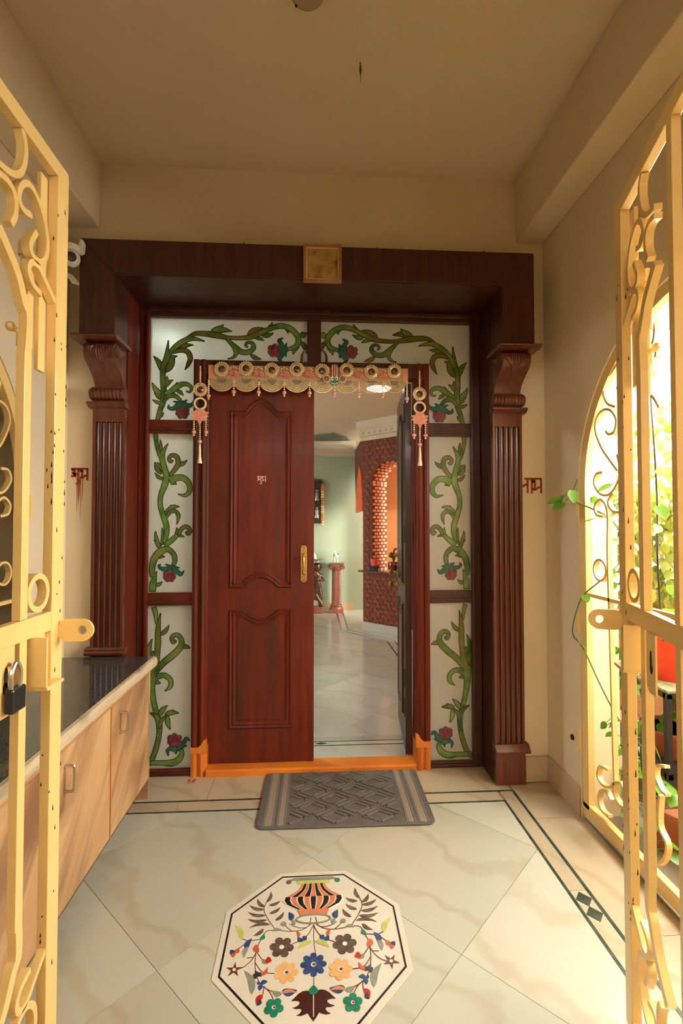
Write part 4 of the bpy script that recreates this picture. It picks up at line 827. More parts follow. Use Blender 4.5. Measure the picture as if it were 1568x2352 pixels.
# ------------------------------------------------------------------ wrought-iron gate leaves
GW = .668
def make_gate(label, sy):
    t = thing('gate_leaf', label, 'gate', group='yellow gate leaves')
    Y = lambda a, b: sorted((sy*a, sy*b))
    B = lambda u0, u1, a, b, z0, z1: MB().box(u0, u1, *Y(a, b), z0, z1)
    kw = dict(world=False)
    B(.620, GW, 0, .022, .03, 2.148).build('meeting_stile', GATE, t, bevel=.0015, **kw); B(0, .045, 0, .022, .03, 2.148).build('hinge_stile', GATE, t, bevel=.0015, **kw)
    B(.045, .620, 0, .022, 2.112, 2.148).build('top_rail', GATE, t, bevel=.0015, **kw); B(.045, .620, 0, .022, .03, .07).build('bottom_rail', GATE, t, bevel=.0015, **kw)
    B(.045, .620, .001, .020, 1.060, 1.103).build('mid_rail', GATE, t, bevel=.001, **kw)
    for u in (.505, GW-.53):
        for z0, z1 in ((1.1035, 1.66), (.48, 1.0595)): B(u, u+.025, .002, .020, z0, z1).build('bar', GATE, t, bevel=.001, **kw)
    for u in (.322,): B(u, u+.024, .002, .020, .07, 1.0595).build('bar', GATE, t, bevel=.001, **kw); B(u, u+.024, .002, .020, 1.1035, 2.112).build('bar', GATE, t, bevel=.001, **kw)
    for k, s in enumerate(GS):
        if k == 4: s = [(u, z) for u, z in s if z > 1.66]+[(.5175, 1.655)]
        p = spline(s, 6)
        for mu in (0, 1):
            for mz in (0, 1):
                q = [((GW-a if mu else a), (2.163-b if mz else b)) for a, b in p]
                q = [(min(GW-.03, max(.03, a)), min(2.13, max(.05, b))) for a, b in q]
                MB().flat(q, 'y', *Y(.003, .020), .022 if k == 4 else .013).build('scroll', GATE, t, **kw)
    for u in (.569, GW-.569): MB().flat(circ(u, 1.152, .036, 28), 'y', *Y(.001, .021), .012, closed=True).build('ring', GATE, t, **kw)
    # padlock tab standing out from the outer face
    P = [(0, 1.027), (-.055, 1.027)]+[(-.055-.026*math.sin(a), 1.053-.026*math.cos(a)) for a in [PI*i/10 for i in range(1, 10)]]+[(-.055, 1.079), (0, 1.079)]
    hole = [(-.053+.0105*math.cos(a), 1.053+.0105*math.sin(a)) for a in [2*PI*i/22 for i in range(22)]]
    # plate with a hole: ring of quads between outline and hole
    N_ = 22; out = []
    for i in range(N_):
        a = 2*PI*i/N_; d = Vector((math.cos(a), math.sin(a))); c = Vector((-.053, 1.053))
        k = min((.053/d.x) if d.x > 1e-6 else 9, (.026/abs(d.y)) if abs(d.y) > 1e-6 else 9)
        if d.x < 0: k = .026
        out.append((c.x+d.x*k, c.y+d.y*k))
    vs = [(u, sy*p[0], p[1]) for u in (.650, .657) for p in hole+out]
    n = N_; fs = []
    for i in range(n):
        j = (i+1) % n; fs += [(i, j, n+j, n+i), (2*n+i, 3*n+i, 3*n+j, 2*n+j), (i, 2*n+i, 2*n+j, j), (n+i, n+j, 3*n+j, 3*n+i)]
    MB().add(vs, fs).build('padlock_tab', GATE, t, **kw)
    # latch housing below the middle rail
    mb = MB(); mb.flat([(.547,1.06),(.547,.957),(.552,.950),(.618,.950)], 'y', *Y(-.030, .020), .006); mb.box(.547, .620, *Y(.014, .020), .95, 1.06); mb.build('latch_housing', GATE, t, **kw)
    # tower bolt on the inner side
    mb = MB(); ub = .556
    mb.tube([(ub, sy*.036, 1.615), (ub, sy*.036, 1.92)], .0075, 10); mb.ball((ub, sy*.036, 1.617), .0075, 10, 6); mb.tube([(ub, sy*.036, 1.715), (ub-.035, sy*.040, 1.715)], .006, 8); mb.ball((ub-.038, sy*.040, 1.715), .010, 8, 6)
    bo = mb.build('tower_bolt', GATE, t, smooth=True, **kw)
    mb = MB()
    for z in (1.70, 1.785, 1.90): mb.tube([(ub, sy*.036, z-.014), (ub, sy*.036, z+.014)], .0125, 12)
    mb.box(ub+.004, .5895, *Y(.0335, .0385), 1.69, 1.915); mb.build('bolt_staple', GATE, bo, **kw)
    B(.590, .6195, .0225, .032, 1.648, 2.10).build('bolt_plate', GATE, t, bevel=.001, **kw)
    # latch plate with keyhole slot hanging from the rail
    mb = MB(); mb.prism([(.428,1.062),(.478,1.062),(.478,.945),(.462,.93),(.428,.93)], 'y', *Y(-.004, .0)); lp = mb.build('latch_plate', GATE, t, **kw)
    mb = MB(); mb.prism(circ(.452, 1.005, .006, 10, ry=.02), 'y', *Y(-.0046, -.004)); mb.prism(circ(.450, .985, .008, 10, ry=.012), 'y', *Y(-.0046, -.004)); mb.build('keyhole', CHIP, lp, **kw)
    # paint chips
    r = random.Random(5+sy); mb = MB()
    for k in range(30):
        z = r.uniform(.3, 2.08); e = r.choice((.6205, .6675)) if r.random() < .6 else r.uniform(.625, .664); L = r.uniform(.003, .011)
        mb.prism([(e-.0022, z), (e+.001, z-L*.4), (e+.0022, z), (e, z+L)], 'y', *Y(-.0006, .0002))
    for k in range(16):
        z = r.uniform(.3, 2.08); L = r.uniform(.004, .014); y0 = r.uniform(.002, .018)*sy
        mb.prism([(y0-.0016, z), (y0+.001, z-L*.4), (y0+.0016, z), (y0, z+L)], 'x', .6193, .6201)
    mb.build('paint_chips', CHIP, t, **kw)['kind'] = 'stuff'
    return t
g1 = make_gate('ornate yellow iron gate leaf opened against the cabinet side', 1)
g1.location = (-.592, .522, 0); g1.rotation_euler = (0, 0, PI/2)
g2 = make_gate('ornate yellow iron gate leaf opened towards the potted plants', -1)
g2.location = (.613, .590, 0); g2.rotation_euler = (0, 0, math.radians(73.3))
# padlock on the near leaf
pk = thing('padlock', 'steel padlock hooked on the latch plate of the gate by the cabinet', 'padlock', (-.575, .985, .96))
MB().box(-.585, -.567, .962, 1.006, .938, .985).build('body', mat('padlock_black', (.02,.02,.02), rough=.3), pk, bevel=.004)
mb = MB(); mb.tube(spline([(-.576,.970,.985),(-.576,.970,1.015),(-.576,.984,1.032),(-.576,.998,1.015),(-.576,.998,.985)], 5), .0045, 8); mb.build('shackle', STEEL, pk, smooth=True)
# ------------------------------------------------------------------ arched side grilles
def make_grille(xs, label):
    t = thing('arched_grille', label, 'grille', (xs*1.214, AC, 0), group='arched side grilles')
    a, b = sorted((xs*1.206, xs*1.226))
    def arcpath(r, n=40): return [(AC+r*math.cos(PI*i/n), ASP+r*math.sin(PI*i/n)) for i in range(n+1)]
    fp = [(AC+.662, .055)]+[(AC+.662, .3+.2*i) for i in range(6)]+arcpath(.662)+[(AC-.662, 1.3-.2*i) for i in range(6)]+[(AC-.662, .055)]
    MB().flat(fp, 'x', a-.004, b+.004, .046).build('arch_frame', GATE, t)
    MB().box(a-.004, b+.004, AC-.685, AC+.685, .02, .075).build('bottom_rail', GATE, t, bevel=.001)
    for v in (-.03, .012):
        MB().box(a, b, AC+v, AC+v+.018, .075, ASP+.66).build('meeting_bar', GATE, t, bevel=.001)
    for k, s in enumerate(WS):
        p = spline(s, 5)
        for mv in (1, -1):
            q = [(AC+mv*v, z) for v, z in p]
            if k == 8 and mv: pass
            MB().flat(q, 'x', a, b, .010).build('scroll' if k != 8 else 'bar', GATE, t)
    for mv in (1, -1):
        MB().flat(circ(AC+mv*.546, 1.108, .044, 26), 'x', a, b, .009, closed=True).build('ring', GATE, t)
        for v in (.29,): MB().box(a, b, AC+mv*v-.007, AC+mv*v+.007, .075, ASP+.58).build('bar', GATE, t, bevel=.001)
        MB().box(a, b, *sorted((AC+mv*.03, AC+mv*.64)), .985, 1.0).build('tie_bar', GATE, t)
    for z in (1.38, .86, .34): MB().tube([(xs*1.200, AC+.70, z-.045), (xs*1.200, AC+.70, z+.045)], .009, 8).build('hinge', GATE, t, smooth=True)
    mb = MB(); yb = AC+.075; xx = xs*1.195
    mb.tube([(xx, yb, 1.72), (xx, yb, 2.02)], .008, 10); mb.ball((xx, yb, 1.722), .008, 10, 6)
    for z in (1.80, 1.90, 1.99): mb.tube([(xx, yb, z-.012), (xx, yb, z+.012)], .013, 10)
    mb.box(*sorted((xx, a)), yb-.012, yb+.012, 1.77, 2.03)
    mb.build('tower_bolt', GATE, t, smooth=True)
    return t
make_grille(1, 'arched yellow iron grille entwined with creeper beside the potted plants')
make_grille(-1, 'arched yellow iron grille behind the granite worktop')
# ------------------------------------------------------------------ garden strip beyond the arched opening
GRD = mat('garden_floor', (.30,.26,.20), (.22,.18,.13), scale=4, rough=.9)
mb = MB(); mb.box(1.38, 6, -4, 6, -.10, -.02); mb.box(-6, -1.38, -4, 6, -.10, -.02); mb.box(-6, 6, -8, -.2, -.10, -.02)
struct('ground', mb, GRD)
mb = MB(); mb.box(2.2, 2.3, .2, 4.4, -.02, .82); struct('wall_garden', mb, mat('garden_wall_paint', (.34,.24,.13), (.30,.21,.11), scale=3, rough=.8))
mb = MB(); mb.box(2.22, 2.225, .2, 4.4, .82, 1.55); o = struct('trim_3', mb, perforated())
mb = MB()
for y in (.9, 1.9, 2.9, 3.9): mb.box(2.19, 2.218, y, y+.035, .82, 1.55)
struct('trim_4', mb, mat('pale_post', (.70,.68,.60), rough=.6))
mb = MB(); mb.box(-3, 3, -3.2, .29, 2.75, 2.9); struct('ceiling_added_landing', mb, CEIL)  # unseen roof added behind the camera to weaken the gateway light
mb = MB(); mb.box(-3, 3, -3.3, -3.2, -.02, 2.52); struct('wall_added_landing', mb, CREAM)  # unseen wall added to cut daylight coming from behind the camera
mb = MB(); mb.prism([(1.381,2.36),(1.381,2.46),(2.0,2.40),(2.0,2.34)], 'y', .5, 2.42); struct('trim_added_overhang', mb, CREAM)  # unseen overhang added to block high sky light at the arched opening
mb = MB(); mb.box(1.405, 2.2, 4.3, 4.4, -.02, 2.9); struct('wall_far_garden', mb, mat('pale_yellow_wall', (.42,.38,.22), (.38,.34,.19), scale=2, rough=.8))
LEAFM = mat('creeper_leaf', (.09,.24,.015), (.16,.32,.03), scale=20, rough=.35, rnd=True, trans=.45, tint=.3)
LEAFY = mat('sunlit_leaf', (.16,.24,.03), (.30,.36,.075), scale=9, rough=.4, rnd=True, trans=.5)  # strong daylight put into a paler, yellower copy of the leaf colour
STEMM = mat('dark_stem', (.028,.030,.016), rough=.6); STEMG = mat('green_stem', (.10,.17,.05), rough=.5)
def heart(L):
    pts = [(0,0),(.06,.22),(.20,.36),(.40,.41),(.62,.33),(.82,.18),(1.0,0)]; mb = MB(); vs = []; fs = []
    for i, (a, h) in enumerate(pts):
        vs += [(a*L-.08*L*(i == 1), h*L, .05*L*(h*2)), (a*L, 0, -.02*L*math.sin(a*PI)), (a*L-.08*L*(i == 1), -h*L, .05*L*(h*2))]
    for i in range(len(pts)-1):
        for k in (0, 1): fs.append((3*i+k, 3*i+k+1, 3*i+k+4, 3*i+k+3))
    return mb.add(vs, fs)
HL = None
def creeper(label, path, r, n, size, seed, lm=LEAFM, sm=STEMM, spread=.05, group='creeper vines at the grille'):
    global HL
    p = spline(path, 8); t = thing('creeper_vine', label, 'creeper', path[0], group=group); rr = random.Random(seed)
    mb = MB(); mb.tube(p, r, 5)
    ls = []
    for k in range(n):
        i = rr.randrange(2, len(p)-1); b = Vector(p[i]); dr = Vector((rr.uniform(-1,.6), rr.uniform(-1,1), rr.uniform(-.4,.7))).normalized()
        e = b+dr*spread; mb.tube([b, (b+e)/2+Vector((0,0,.008)), e], .0013, 4); ls.append((e, dr))
    mb.build('stem', sm, t, smooth=True)
    for e, dr in ls:
        L = size*rr.uniform(.7, 1.25)
        if HL is None or True:
            key = lm.name
            if key not in LM: LM[key] = heart(1.0).build('leaf', lm, t, world=False, smooth=True, angle=80); o = LM[key]
            else: o = bpy.data.objects.new('leaf', LM[key].data); link(o, t)
        o.location = e-Vector(path[0]); o.scale = (L, L, L); o.rotation_euler = (rr.uniform(-1,1), rr.uniform(.2,1.2), math.atan2(dr.y, dr.x)+rr.uniform(-.4,.4))
    return t
LM = {}
creeper('creeper looping through the grille ring onto the cream wall', [(1.30,2.02,1.10),(1.20,1.985,1.05),(1.17,2.05,.98),(1.165,2.11,.86),(1.17,2.12,.80),(1.18,2.06,.76),(1.21,1.98,.62),(1.25,1.92,.50),(1.32,1.86,.40)], .0030, 3, .04, 3, sm=STEMG)
creeper('creeper sprig with pale leaves reaching over the arched frame', [(1.34,1.98,1.20),(1.26,1.97,1.32),(1.20,2.02,1.37),(1.17,2.08,1.40),(1.165,2.10,1.44),(1.17,2.07,1.50)], .0032, 9, .055, 11, sm=STEMG)
creeper('dark leggy creeper hanging inside the grille scrolls', [(1.30,1.99,1.60),(1.30,1.95,1.45),(1.31,1.93,1.30),(1.30,1.95,1.12),(1.31,1.93,.95),(1.30,1.95,.80),(1.33,1.90,.60),(1.31,1.88,.35),(1.34,1.85,.12)], .0034, 38, .05, 5)
creeper('dark creeper stem hanging between gate bars and grille', [(1.50,2.05,2.2),(1.52,2.08,1.9),(1.49,2.02,1.62),(1.52,2.05,1.4),(1.48,2.0,1.2),(1.53,2.06,1.0),(1.5,2.0,.8)], .0045, 8, .06, 6)
creeper('thick dark creeper stem curling nearest the picture edge', [(1.60,2.0,2.3),(1.62,2.02,2.0),(1.58,1.98,1.75),(1.64,2.02,1.55),(1.56,1.97,1.4),(1.60,1.98,1.2),(1.63,2.0,1.0)], .0055, 7, .065, 9)
creeper('trailing creeper with bright leaves around the black plant stand', [(1.52,2.30,.95),(1.50,2.22,.80),(1.48,2.16,.62),(1.50,2.12,.45),(1.46,2.08,.28),(1.50,2.02,.12)], .0038, 34, .058, 14, sm=STEMG)
creeper('low creeper spilling over the bottom rail of the grille', [(1.36,2.02,.50),(1.32,2.0,.36),(1.30,1.93,.26),(1.27,1.86,.22),(1.30,1.80,.14),(1.26,1.74,.10)], .0036, 16, .045, 21, sm=STEMG)
# dense sunlit creeper over the perforated sheet
rr = random.Random(4); mb = MB(); hv = heart(1.0)
for k in range(3400):
    y = rr.uniform(2.2, 4.25); z = rr.uniform(.75, 2.05); x = 2.17-abs(rr.gauss(0, .05))
    dens = .5+.5*math.sin(y*5+1.3*math.sin(z*4))*math.cos(z*3.1+y)
    if rr.random() > .22+.78*max(0, dens): continue
    L = rr.uniform(.035, .075); M_ = rotM((x, y, z), rx=rr.uniform(-.7,.7), ry=rr.uniform(.9,2.2), rz=rr.uniform(2.2,4.1)) @ Matrix.Scale(L, 4)
    mb.add([M_ @ Vector(v) for v in hv.v], hv.f)
tag(mb.build('creeper_foliage', LEAFY), 'dense pale yellow-green creeper leaves covering the perforated garden screen', 'foliage', kind='stuff')
# stand and pots
st = thing('plant_stand', 'black metal plant stand with mossy mat beyond the grille', 'plant stand', (1.78, 2.32, 0))
BLK = mat('black_metal', (.018,.014,.012), rough=.5); MOSS = mat('moss_mat', (.16,.17,.09), (.30,.29,.18), scale=60, rough=1, bump=.6, bscale=200)
for x, y in ((1.56,2.06),(2.0,2.06),(1.56,2.58),(2.0,2.58)): MB().box(x-.012, x+.012, y-.012, y+.012, -.02, .555).build('leg', BLK, st)
for z in (.535, .185):
    for a in ((1.55,2.01,2.048,2.072),(1.55,2.01,2.568,2.592)): MB().box(*a, z, z+.022).build('rail', BLK, st)
    for a in ((1.548,1.572,2.06,2.58),(1.988,2.012,2.06,2.58)): MB().box(*a, z, z+.022).build('rail', BLK, st)
MB().box(1.55, 2.01, 2.05, 2.59, .557, .572).build('moss_mat', MOSS, st, bevel=.004)
MB().box(1.55, 2.01, 2.05, 2.59, .207, .215).build('shelf', BLK, st)
def pot(name, label, loc, rt, rb, h, m, soil=True, group=None, plant=None):
    t = thing(name, label, 'flower pot', loc, group=group)
    MB().lathe([(1e-5,0),(rb,0),(rb*1.02,.004),(rt*.97,h*.88),(rt,h*.88),(rt*1.02,h),(rt*.93,h),(rt*.90,h*.9)], loc, 28).build('pot_body', m, t, smooth=True)
    MB().lathe([(1e-5,0),(rt*.91,0)][::-1], (loc[0],loc[1],loc[2]+h*.9), 24).build('soil', mat('red_soil', (.26,.075,.035), (.18,.05,.025), scale=40, rough=1, bump=.8), t)
    if plant:
        r2 = random.Random(plant)
        for k in range(9):
            a = r2.uniform(0, 2*PI); o = bpy.data.objects.new('leaf', LM['creeper_leaf'].data); link(o, t); L = r2.uniform(.06,.11)
            o.location = (rt*.5*math.cos(a), rt*.5*math.sin(a), h+r2.uniform(.0,.10)); o.scale = (L,)*3; o.rotation_euler = (r2.uniform(-.5,.5), r2.uniform(-.3,.6), a)
    return t
pot('flower_pot', 'large bright red plastic pot on top of the black plant stand', (1.72, 2.235, .572), .150, .105, .225, mat('red_plastic', (.72,.055,.02), rough=.4), plant=3)
pot('flower_pot', 'brown terracotta bowl on the lower shelf of the plant stand', (1.70, 2.22, .216), .13, .08, .13, mat('terracotta_dark', (.34,.08,.035), rough=.6), plant=5)
pot('flower_pot', 'terracotta pot of red soil on the ground behind the bottom rail', (1.47, 1.90, -.02), .11, .075, .19, mat('terracotta', (.42,.14,.06), rough=.75), plant=8)
pot('flower_pot', 'wide terracotta pot on the ground nearest the picture edge', (1.50, 1.62, -.02), .13, .085, .20, mat('terracotta_b', (.40,.12,.05), rough=.75), plant=9)
mb = MB(); mb.box(-2.2, -1.381, .2, 4.4, 3.3, 3.4); struct('ceiling_added_yard', mb, CEIL)  # unseen canopy added to keep sky light off the side opening
mb = MB(); mb.box(-2.1, -1.381, .2, .3, -.02, 3.3); struct('wall_added_yard_end', mb, CREAM)  # unseen end wall added to darken the yard
for x_, n_ in ((2.1, 'wall_added_landing_side'), (-2.1, 'wall_added_landing_other_side')):
    mb = MB(); mb.box(x_-.05, x_+.05, -3.2, .3, -.02, 2.75); struct(n_, mb, CREAM)  # unseen side walls added to dim the light through the gateway
# muted wall beyond the other arched opening
mb = MB(); mb.box(-2.2, -2.1, .2, 4.4, -.02, 3.3); struct('wall_side_yard', mb, mat('grey_green_plaster', (.14,.13,.085), (.11,.105,.07), scale=3, rough=.9))
# ------------------------------------------------------------------ inside the house
IZ, IH = .02, 2.56
GRNW = mat('sage_green_paint', (.36,.43,.29), (.33,.40,.27), scale=1.5, rough=.6)
INC_ = mat('house_ceiling_paint', (.62,.53,.38), rough=.8)
mb = MB(); mb.box(-4, 1.4, 2.656, 5.2, -.05, IZ-.004); mb.box(-4, 3.2, 5.2, 9.0, -.05, IZ-.004); hf = struct('floor_house', mb, GROUT)
diag_tiles(-1.3, 1.4, 2.95, 7.3, .0, 3.3, .43, MARBI, hf, z=IZ, gap=.0007)
tile(rect(-1.3, 1.4, 2.893, 2.949), MARBI, hf, z=IZ); tile(rect(-1.3, 1.4, 2.657, 2.832), MARBI, hf, z=IZ)
for a, b in ((2.834, 2.842), (2.884, 2.892)): tile(rect(-1.3, 1.4, a, b), INC[13], hf, z=IZ, name='inlay_strip')
tile(rect(-1.3, 1.4, 2.8425, 2.8835), MARBI, hf, z=IZ)
tile([(.012,2.863),(.05,2.877),(.088,2.863),(.05,2.849)], GREENM, hf, z=IZ+.001, name='inlay_diamond')
for s in II:
    mb = MB(); mb.flat(s, 'z', IZ-.004, IZ+.001, .014); mb.build('inlay_strip', INC[13], hf, world=False)
mb = MB(); mb.box(-3.6, .69, 7.294, 7.4, 0, IH); mb.box(.69, 3.2, 7.294, 7.4, 0, IH); gw = struct('wall_house_far', mb, GRNW)
mb = MB(); mb.box(-3.6, .62, 7.274, 7.293, IZ, .125); struct('baseboard_far', mb, mat('tan_skirting', (.52,.36,.20), rough=.4))
mb = MB(); mb.box(-3.6, -3.5, 2.63, 4.5, 0, IH); mb.box(-3.6, -3.5, 5.7, 7.4, 0, IH); mb.box(-3.6, -3.5, 4.5, 5.7, 0, .9); mb.box(-3.6, -3.5, 4.5, 5.7, 1.55, IH); struct('wall_house_left', mb, GRNW)
mb = MB(); mb.box(1.24, 1.4, 2.63, 5.4, 0, IH); struct('wall_house_right', mb, mat('orange_plaster', (.72,.27,.09), (.68,.24,.08), scale=2, rough=.7))
mb = MB(); mb.box(-4, 1.4, 2.63, 5.2, IH, IH+.1); mb.box(-4, 3.2, 5.2, 9, IH, IH+.1); hc = struct('ceiling_house', mb, INC_)
MB().prism([(-.5,7.05),(.277,6.56),(.49,6.88),(.20,7.12),(-.5,7.2)], 'z', IH-.012, IH-.001).build('recess_panel', mat('grey_green_panel', (.16,.18,.13), rough=.6), hc, world=False)
MB().prism([(.02,7.13),(.50,6.98),(.56,7.10),(.2,7.14)], 'z', IH-.022, IH-.001).build('recess_panel', mat('grey_green_panel_b', (.12,.12,.09), rough=.6), hc, world=False)
# plaster cornice
PLAS = mat('plaster_cornice', (.56,.47,.33), (.50,.42,.29), scale=5, rough=.7)
cp = [(0,2.335),(-.02,2.335),(-.025,2.38),(-.05,2.39),(-.055,2.45),(-.11,2.50),(-.12,IH-.001),(0,IH-.001)]
mb = MB(); mb.prism([(7.293+a, z) for a, z in cp], 'x', -3.4, .64)
for k in range(22): mb.box(-.9+k*.07, -.9+k*.07+.035, 7.228, 7.245, 2.40, 2.44)
struct('trim_5', mb, PLAS)
A_ = Vector((.622, 5.958, 0)); dD = Vector((.703, -.711, 0)); nN = Vector((-.711, -.703, 0))
ang = math.atan2(dD.y, dD.x)
# brick partition built in its own frame: s along the wall, y outwards (towards the door) is negative
BRK = mat('red_brick', (.24,.058,.028), (.19,.044,.022), scale=30, rough=.75, rnd=True, bump=.3, bscale=60, tint=.25)
BMORT = mat('brick_mortar', (.14,.038,.019), rough=.9)
JB = mat('sunlit_brick', (.64,.40,.28), (.55,.32,.22), scale=30, rough=.7, rnd=True, tint=.12)
bw = thing('brick_partition', 'red basket-weave brick partition with arched niche beyond the doorway', 'brick wall', tuple(A_), rotz=ang)
TH = .29; s0, s1, zs, zsp, ar, sc_ = .143, .660, .72, 1.80, .2585, .4015
mb = MB(); mb.box(0, s0, 0, TH, 0, 2.42); mb.box(s1, .9, 0, TH, 0, 2.42); mb.box(s0, s1, 0, TH, 0, zs)
arc = [(sc_+ar*math.cos(PI*i/20), zsp+ar*math.sin(PI*i/20)) for i in range(21)]
for i in range(20):
    a, b = arc[i], arc[i+1]; mb.prism([a, (a[0],2.42), (b[0],2.42), b], 'y', 0, TH)
mb.build('wall_core', BMORT, bw, world=False)
MB().box(-.012, .86, -.016, 0, IZ, .111).build('skirting', mat('grey_skirting', (.45,.43,.36), rough=.4), bw, world=False)
src = None; bwid, bhei = .080, .056
def brick(sx, z, rot, m='o'):
    global src
    if src is None:
        src = MB().box(-.034, .034, -.008, .002, -.0125, .0125).build('brick', BRK, bw, world=False); src.location = (sx, 0, z); src.rotation_euler = (0, rot, 0); return
    inst(src, bw, (sx, 0, z), (0, rot, 0))
for r_ in range(42):
    for c_ in range(8):
        sx = .036+c_*bwid+(bwid/2 if r_ % 2 else 0); z = .14+r_*bhei
        if z > 2.33 or sx > .585: continue
        if s0-.03 < sx < s1+.03 and (zs-.02 < z < zsp): continue
        if (sx-sc_)**2+(z-zsp)**2 < (ar+.025)**2 and z >= zsp-.02: continue
        brick(sx, z+.012, 0)
        if (r_+c_) % 2 == 0 and sx+bwid/2 < .585 and not (s0-.06 < sx+bwid/2 < s1 and zs-.04 < z < zsp+.02): inst(src, bw, (sx+bwid/2, 0, z-.012), (0, PI/2, 0), (.55,1,1))
# bricks lining the niche, with sunlight put into their pale colour
js = None
for r_ in range(27):
    for c_ in range(4):
        y = .036+c_*.074+(.037 if r_ % 2 else 0); z = .75+r_*.040
        if y > TH-.02 or z > zsp: continue
        if js is None: js = MB().box(-.002, .009, -.028, .028, -.014, .014).build('lining_brick', JB, bw, world=False); js.location = (s0, y, z)
        else: inst(js, bw, (s0, y, z))
for i in range(13):
    a = PI-PI*(i+.5)/14*.75
    for c_ in range(4):
        y = .036+c_*.074+(.037 if i % 2 else 0)
        if y < TH-.02: inst(js, bw, (sc_+ar*math.cos(a), y, zsp+ar*math.sin(a)), (0, PI-a, 0))
MB().box(-.035, .64, -.06, TH+.15, zs, zs+.022).build('ledge', mat('brown_granite_ledge', (.10,.06,.04), (.16,.10,.07), scale=60, rough=.08), bw, world=False, bevel=.002)
cpd = [(-a, z) for a, z in cp]
mb = MB(); mb.prism([(-d, z) for d, z in cpd], 'x', -.02, .86)
for k in range(9): mb.lathe([(.014,0),(.014,.006),(.006,.012),(1e-5,.013)], n=8, M=rotM((.05+k*.085, -.052, 2.42), rx=PI/2))
mb.build('cornice', PLAS, bw, world=False)
# short return beam over the side arch, orange panel with the arch reveal's sunlight put into its colour
mb = MB(); mb.prism([(5.97,2.42),(7.29,2.42),(7.29,2.2),(7.24,2.0),(7.1,1.55),(6.02,1.49),(5.97,1.49)], 'x', .635, .70); struct('trim_6', mb, BMORT)
mb = MB(); mb.prism([(6.05,1.47),(6.95,1.47),(6.93,1.70),(6.75,1.92),(6.45,2.1),(6.2,1.95),(6.07,1.72)], 'x', .618, .634); struct('trim_7', mb, mat('sunlit_reveal_orange', (.75,.13,.04), rough=.6))
mb = MB(); mb.box(2.6, 2.7, 5.2, 7.4, 0, 1.2); mb.box(2.6, 2.7, 5.2, 7.4, 1.75, IH); struct('wall_added_balcony', mb, CREAM)  # unseen wall with a slot, added to hold back the balcony's sky light
# orange balcony wall behind the niche
OR = mat('orange_wall', (.80,.30,.09), (.76,.27,.08), scale=2, rough=.7)
mb = MB(); p0 = A_+dD*(-.5)-nN*.75; p1 = A_+dD*2.0-nN*.75
mb.prism([(p0.x,p0.y),(p1.x,p1.y),(p1.x-nN.x*.08,p1.y-nN.y*.08),(p0.x-nN.x*.08,p0.y-nN.y*.08)], 'z', 0, 2.5); struct('wall_balcony', mb, OR)
niche_fill = bpy.data.lights.new('niche_fill_light', 'AREA'); niche_fill.shape = 'RECTANGLE'; niche_fill.size = .9; niche_fill.size_y = 1.6; niche_fill.energy = 13; niche_fill.color = (1,.95,.85)  # area light added out of view to brighten the niche lining
lo = bpy.data.objects.new('niche_fill_light', niche_fill); C.objects.link(lo)
pl = A_+dD*1.5-nN*.50; lo.location = (pl.x, pl.y, 1.5); tgt = A_+dD*.14-nN*.15+Vector((0,0,1.2)); lo.rotation_euler = (tgt-lo.location).to_track_quat('-Z','Y').to_euler()
def W2(s, o, z): p = A_+dD*s-nN*o; return (p.x, p.y, z)      # a point on the partition: along, behind, up
lz = zs+.0225
pt = W2(.16, .02, lz)
bo = thing('bowl', 'dark blue glazed bowl under the red pot on the niche ledge', 'bowl', pt)
MB().lathe([(1e-5,0),(.045,0),(.062,.05),(.068,.055),(.060,.052),(.042,.010),(1e-5,.008)], pt, 20).build('bowl_body', mat('blue_glaze', (.02,.045,.13), (.10,.13,.16), scale=14, rough=.15), bo, smooth=True)
pt2 = (pt[0], pt[1], pt[2]+.0555)
po = thing('flower_pot', 'small coral red pot stacked on the blue bowl in the niche', 'flower pot', pt2)
MB().lathe([(1e-5,0),(.036,0),(.049,.078),(.053,.078),(.053,.088),(.046,.088),(.034,.01)], pt2, 20).build('pot_body', mat('coral_plastic', (.75,.10,.07), rough=.4), po, smooth=True)
pt = W2(.43, .04, lz); po = thing('potted_plant', 'round maroon pot with spiky green plant on the niche ledge', 'potted plant', pt)
MB().lathe([(1e-5,0),(.035,0),(.062,.035),(.068,.07),(.060,.115),(.054,.115),(.05,.105)], pt, 22).build('pot_body', mat('maroon_glaze', (.16,.015,.01), rough=.25), po, smooth=True)
MB().lathe([(1e-5,.106),(.05,.106)][::-1], pt, 16).build('soil', GROUT, po)
for k in range(12):
    a = k*2.4; r2 = .02; q = spline([(0,0),(.03+.004*(k%4),.05),(.05+.008*(k%5),.085+.012*(k%3)),(.07+.01*(k%3),.10)], 4)
    mb = MB(); vs = []; 
    for i, (d_, h_) in enumerate(q):
        w_ = .008*(1-i/(len(q)-1))+.0005; c_ = Vector((pt[0]+(d_)*math.cos(a)*.8, pt[1]+d_*math.sin(a)*.8, pt[2]+.106+h_*1.2)); nn = Vector((-math.sin(a), math.cos(a), 0)); vs += [c_+nn*w_, c_-nn*w_]
    mb.add(vs, [(2*i, 2*i+1, 2*i+3, 2*i+2) for i in range(len(q)-1)]); mb.build('blade', LEAFM, po)
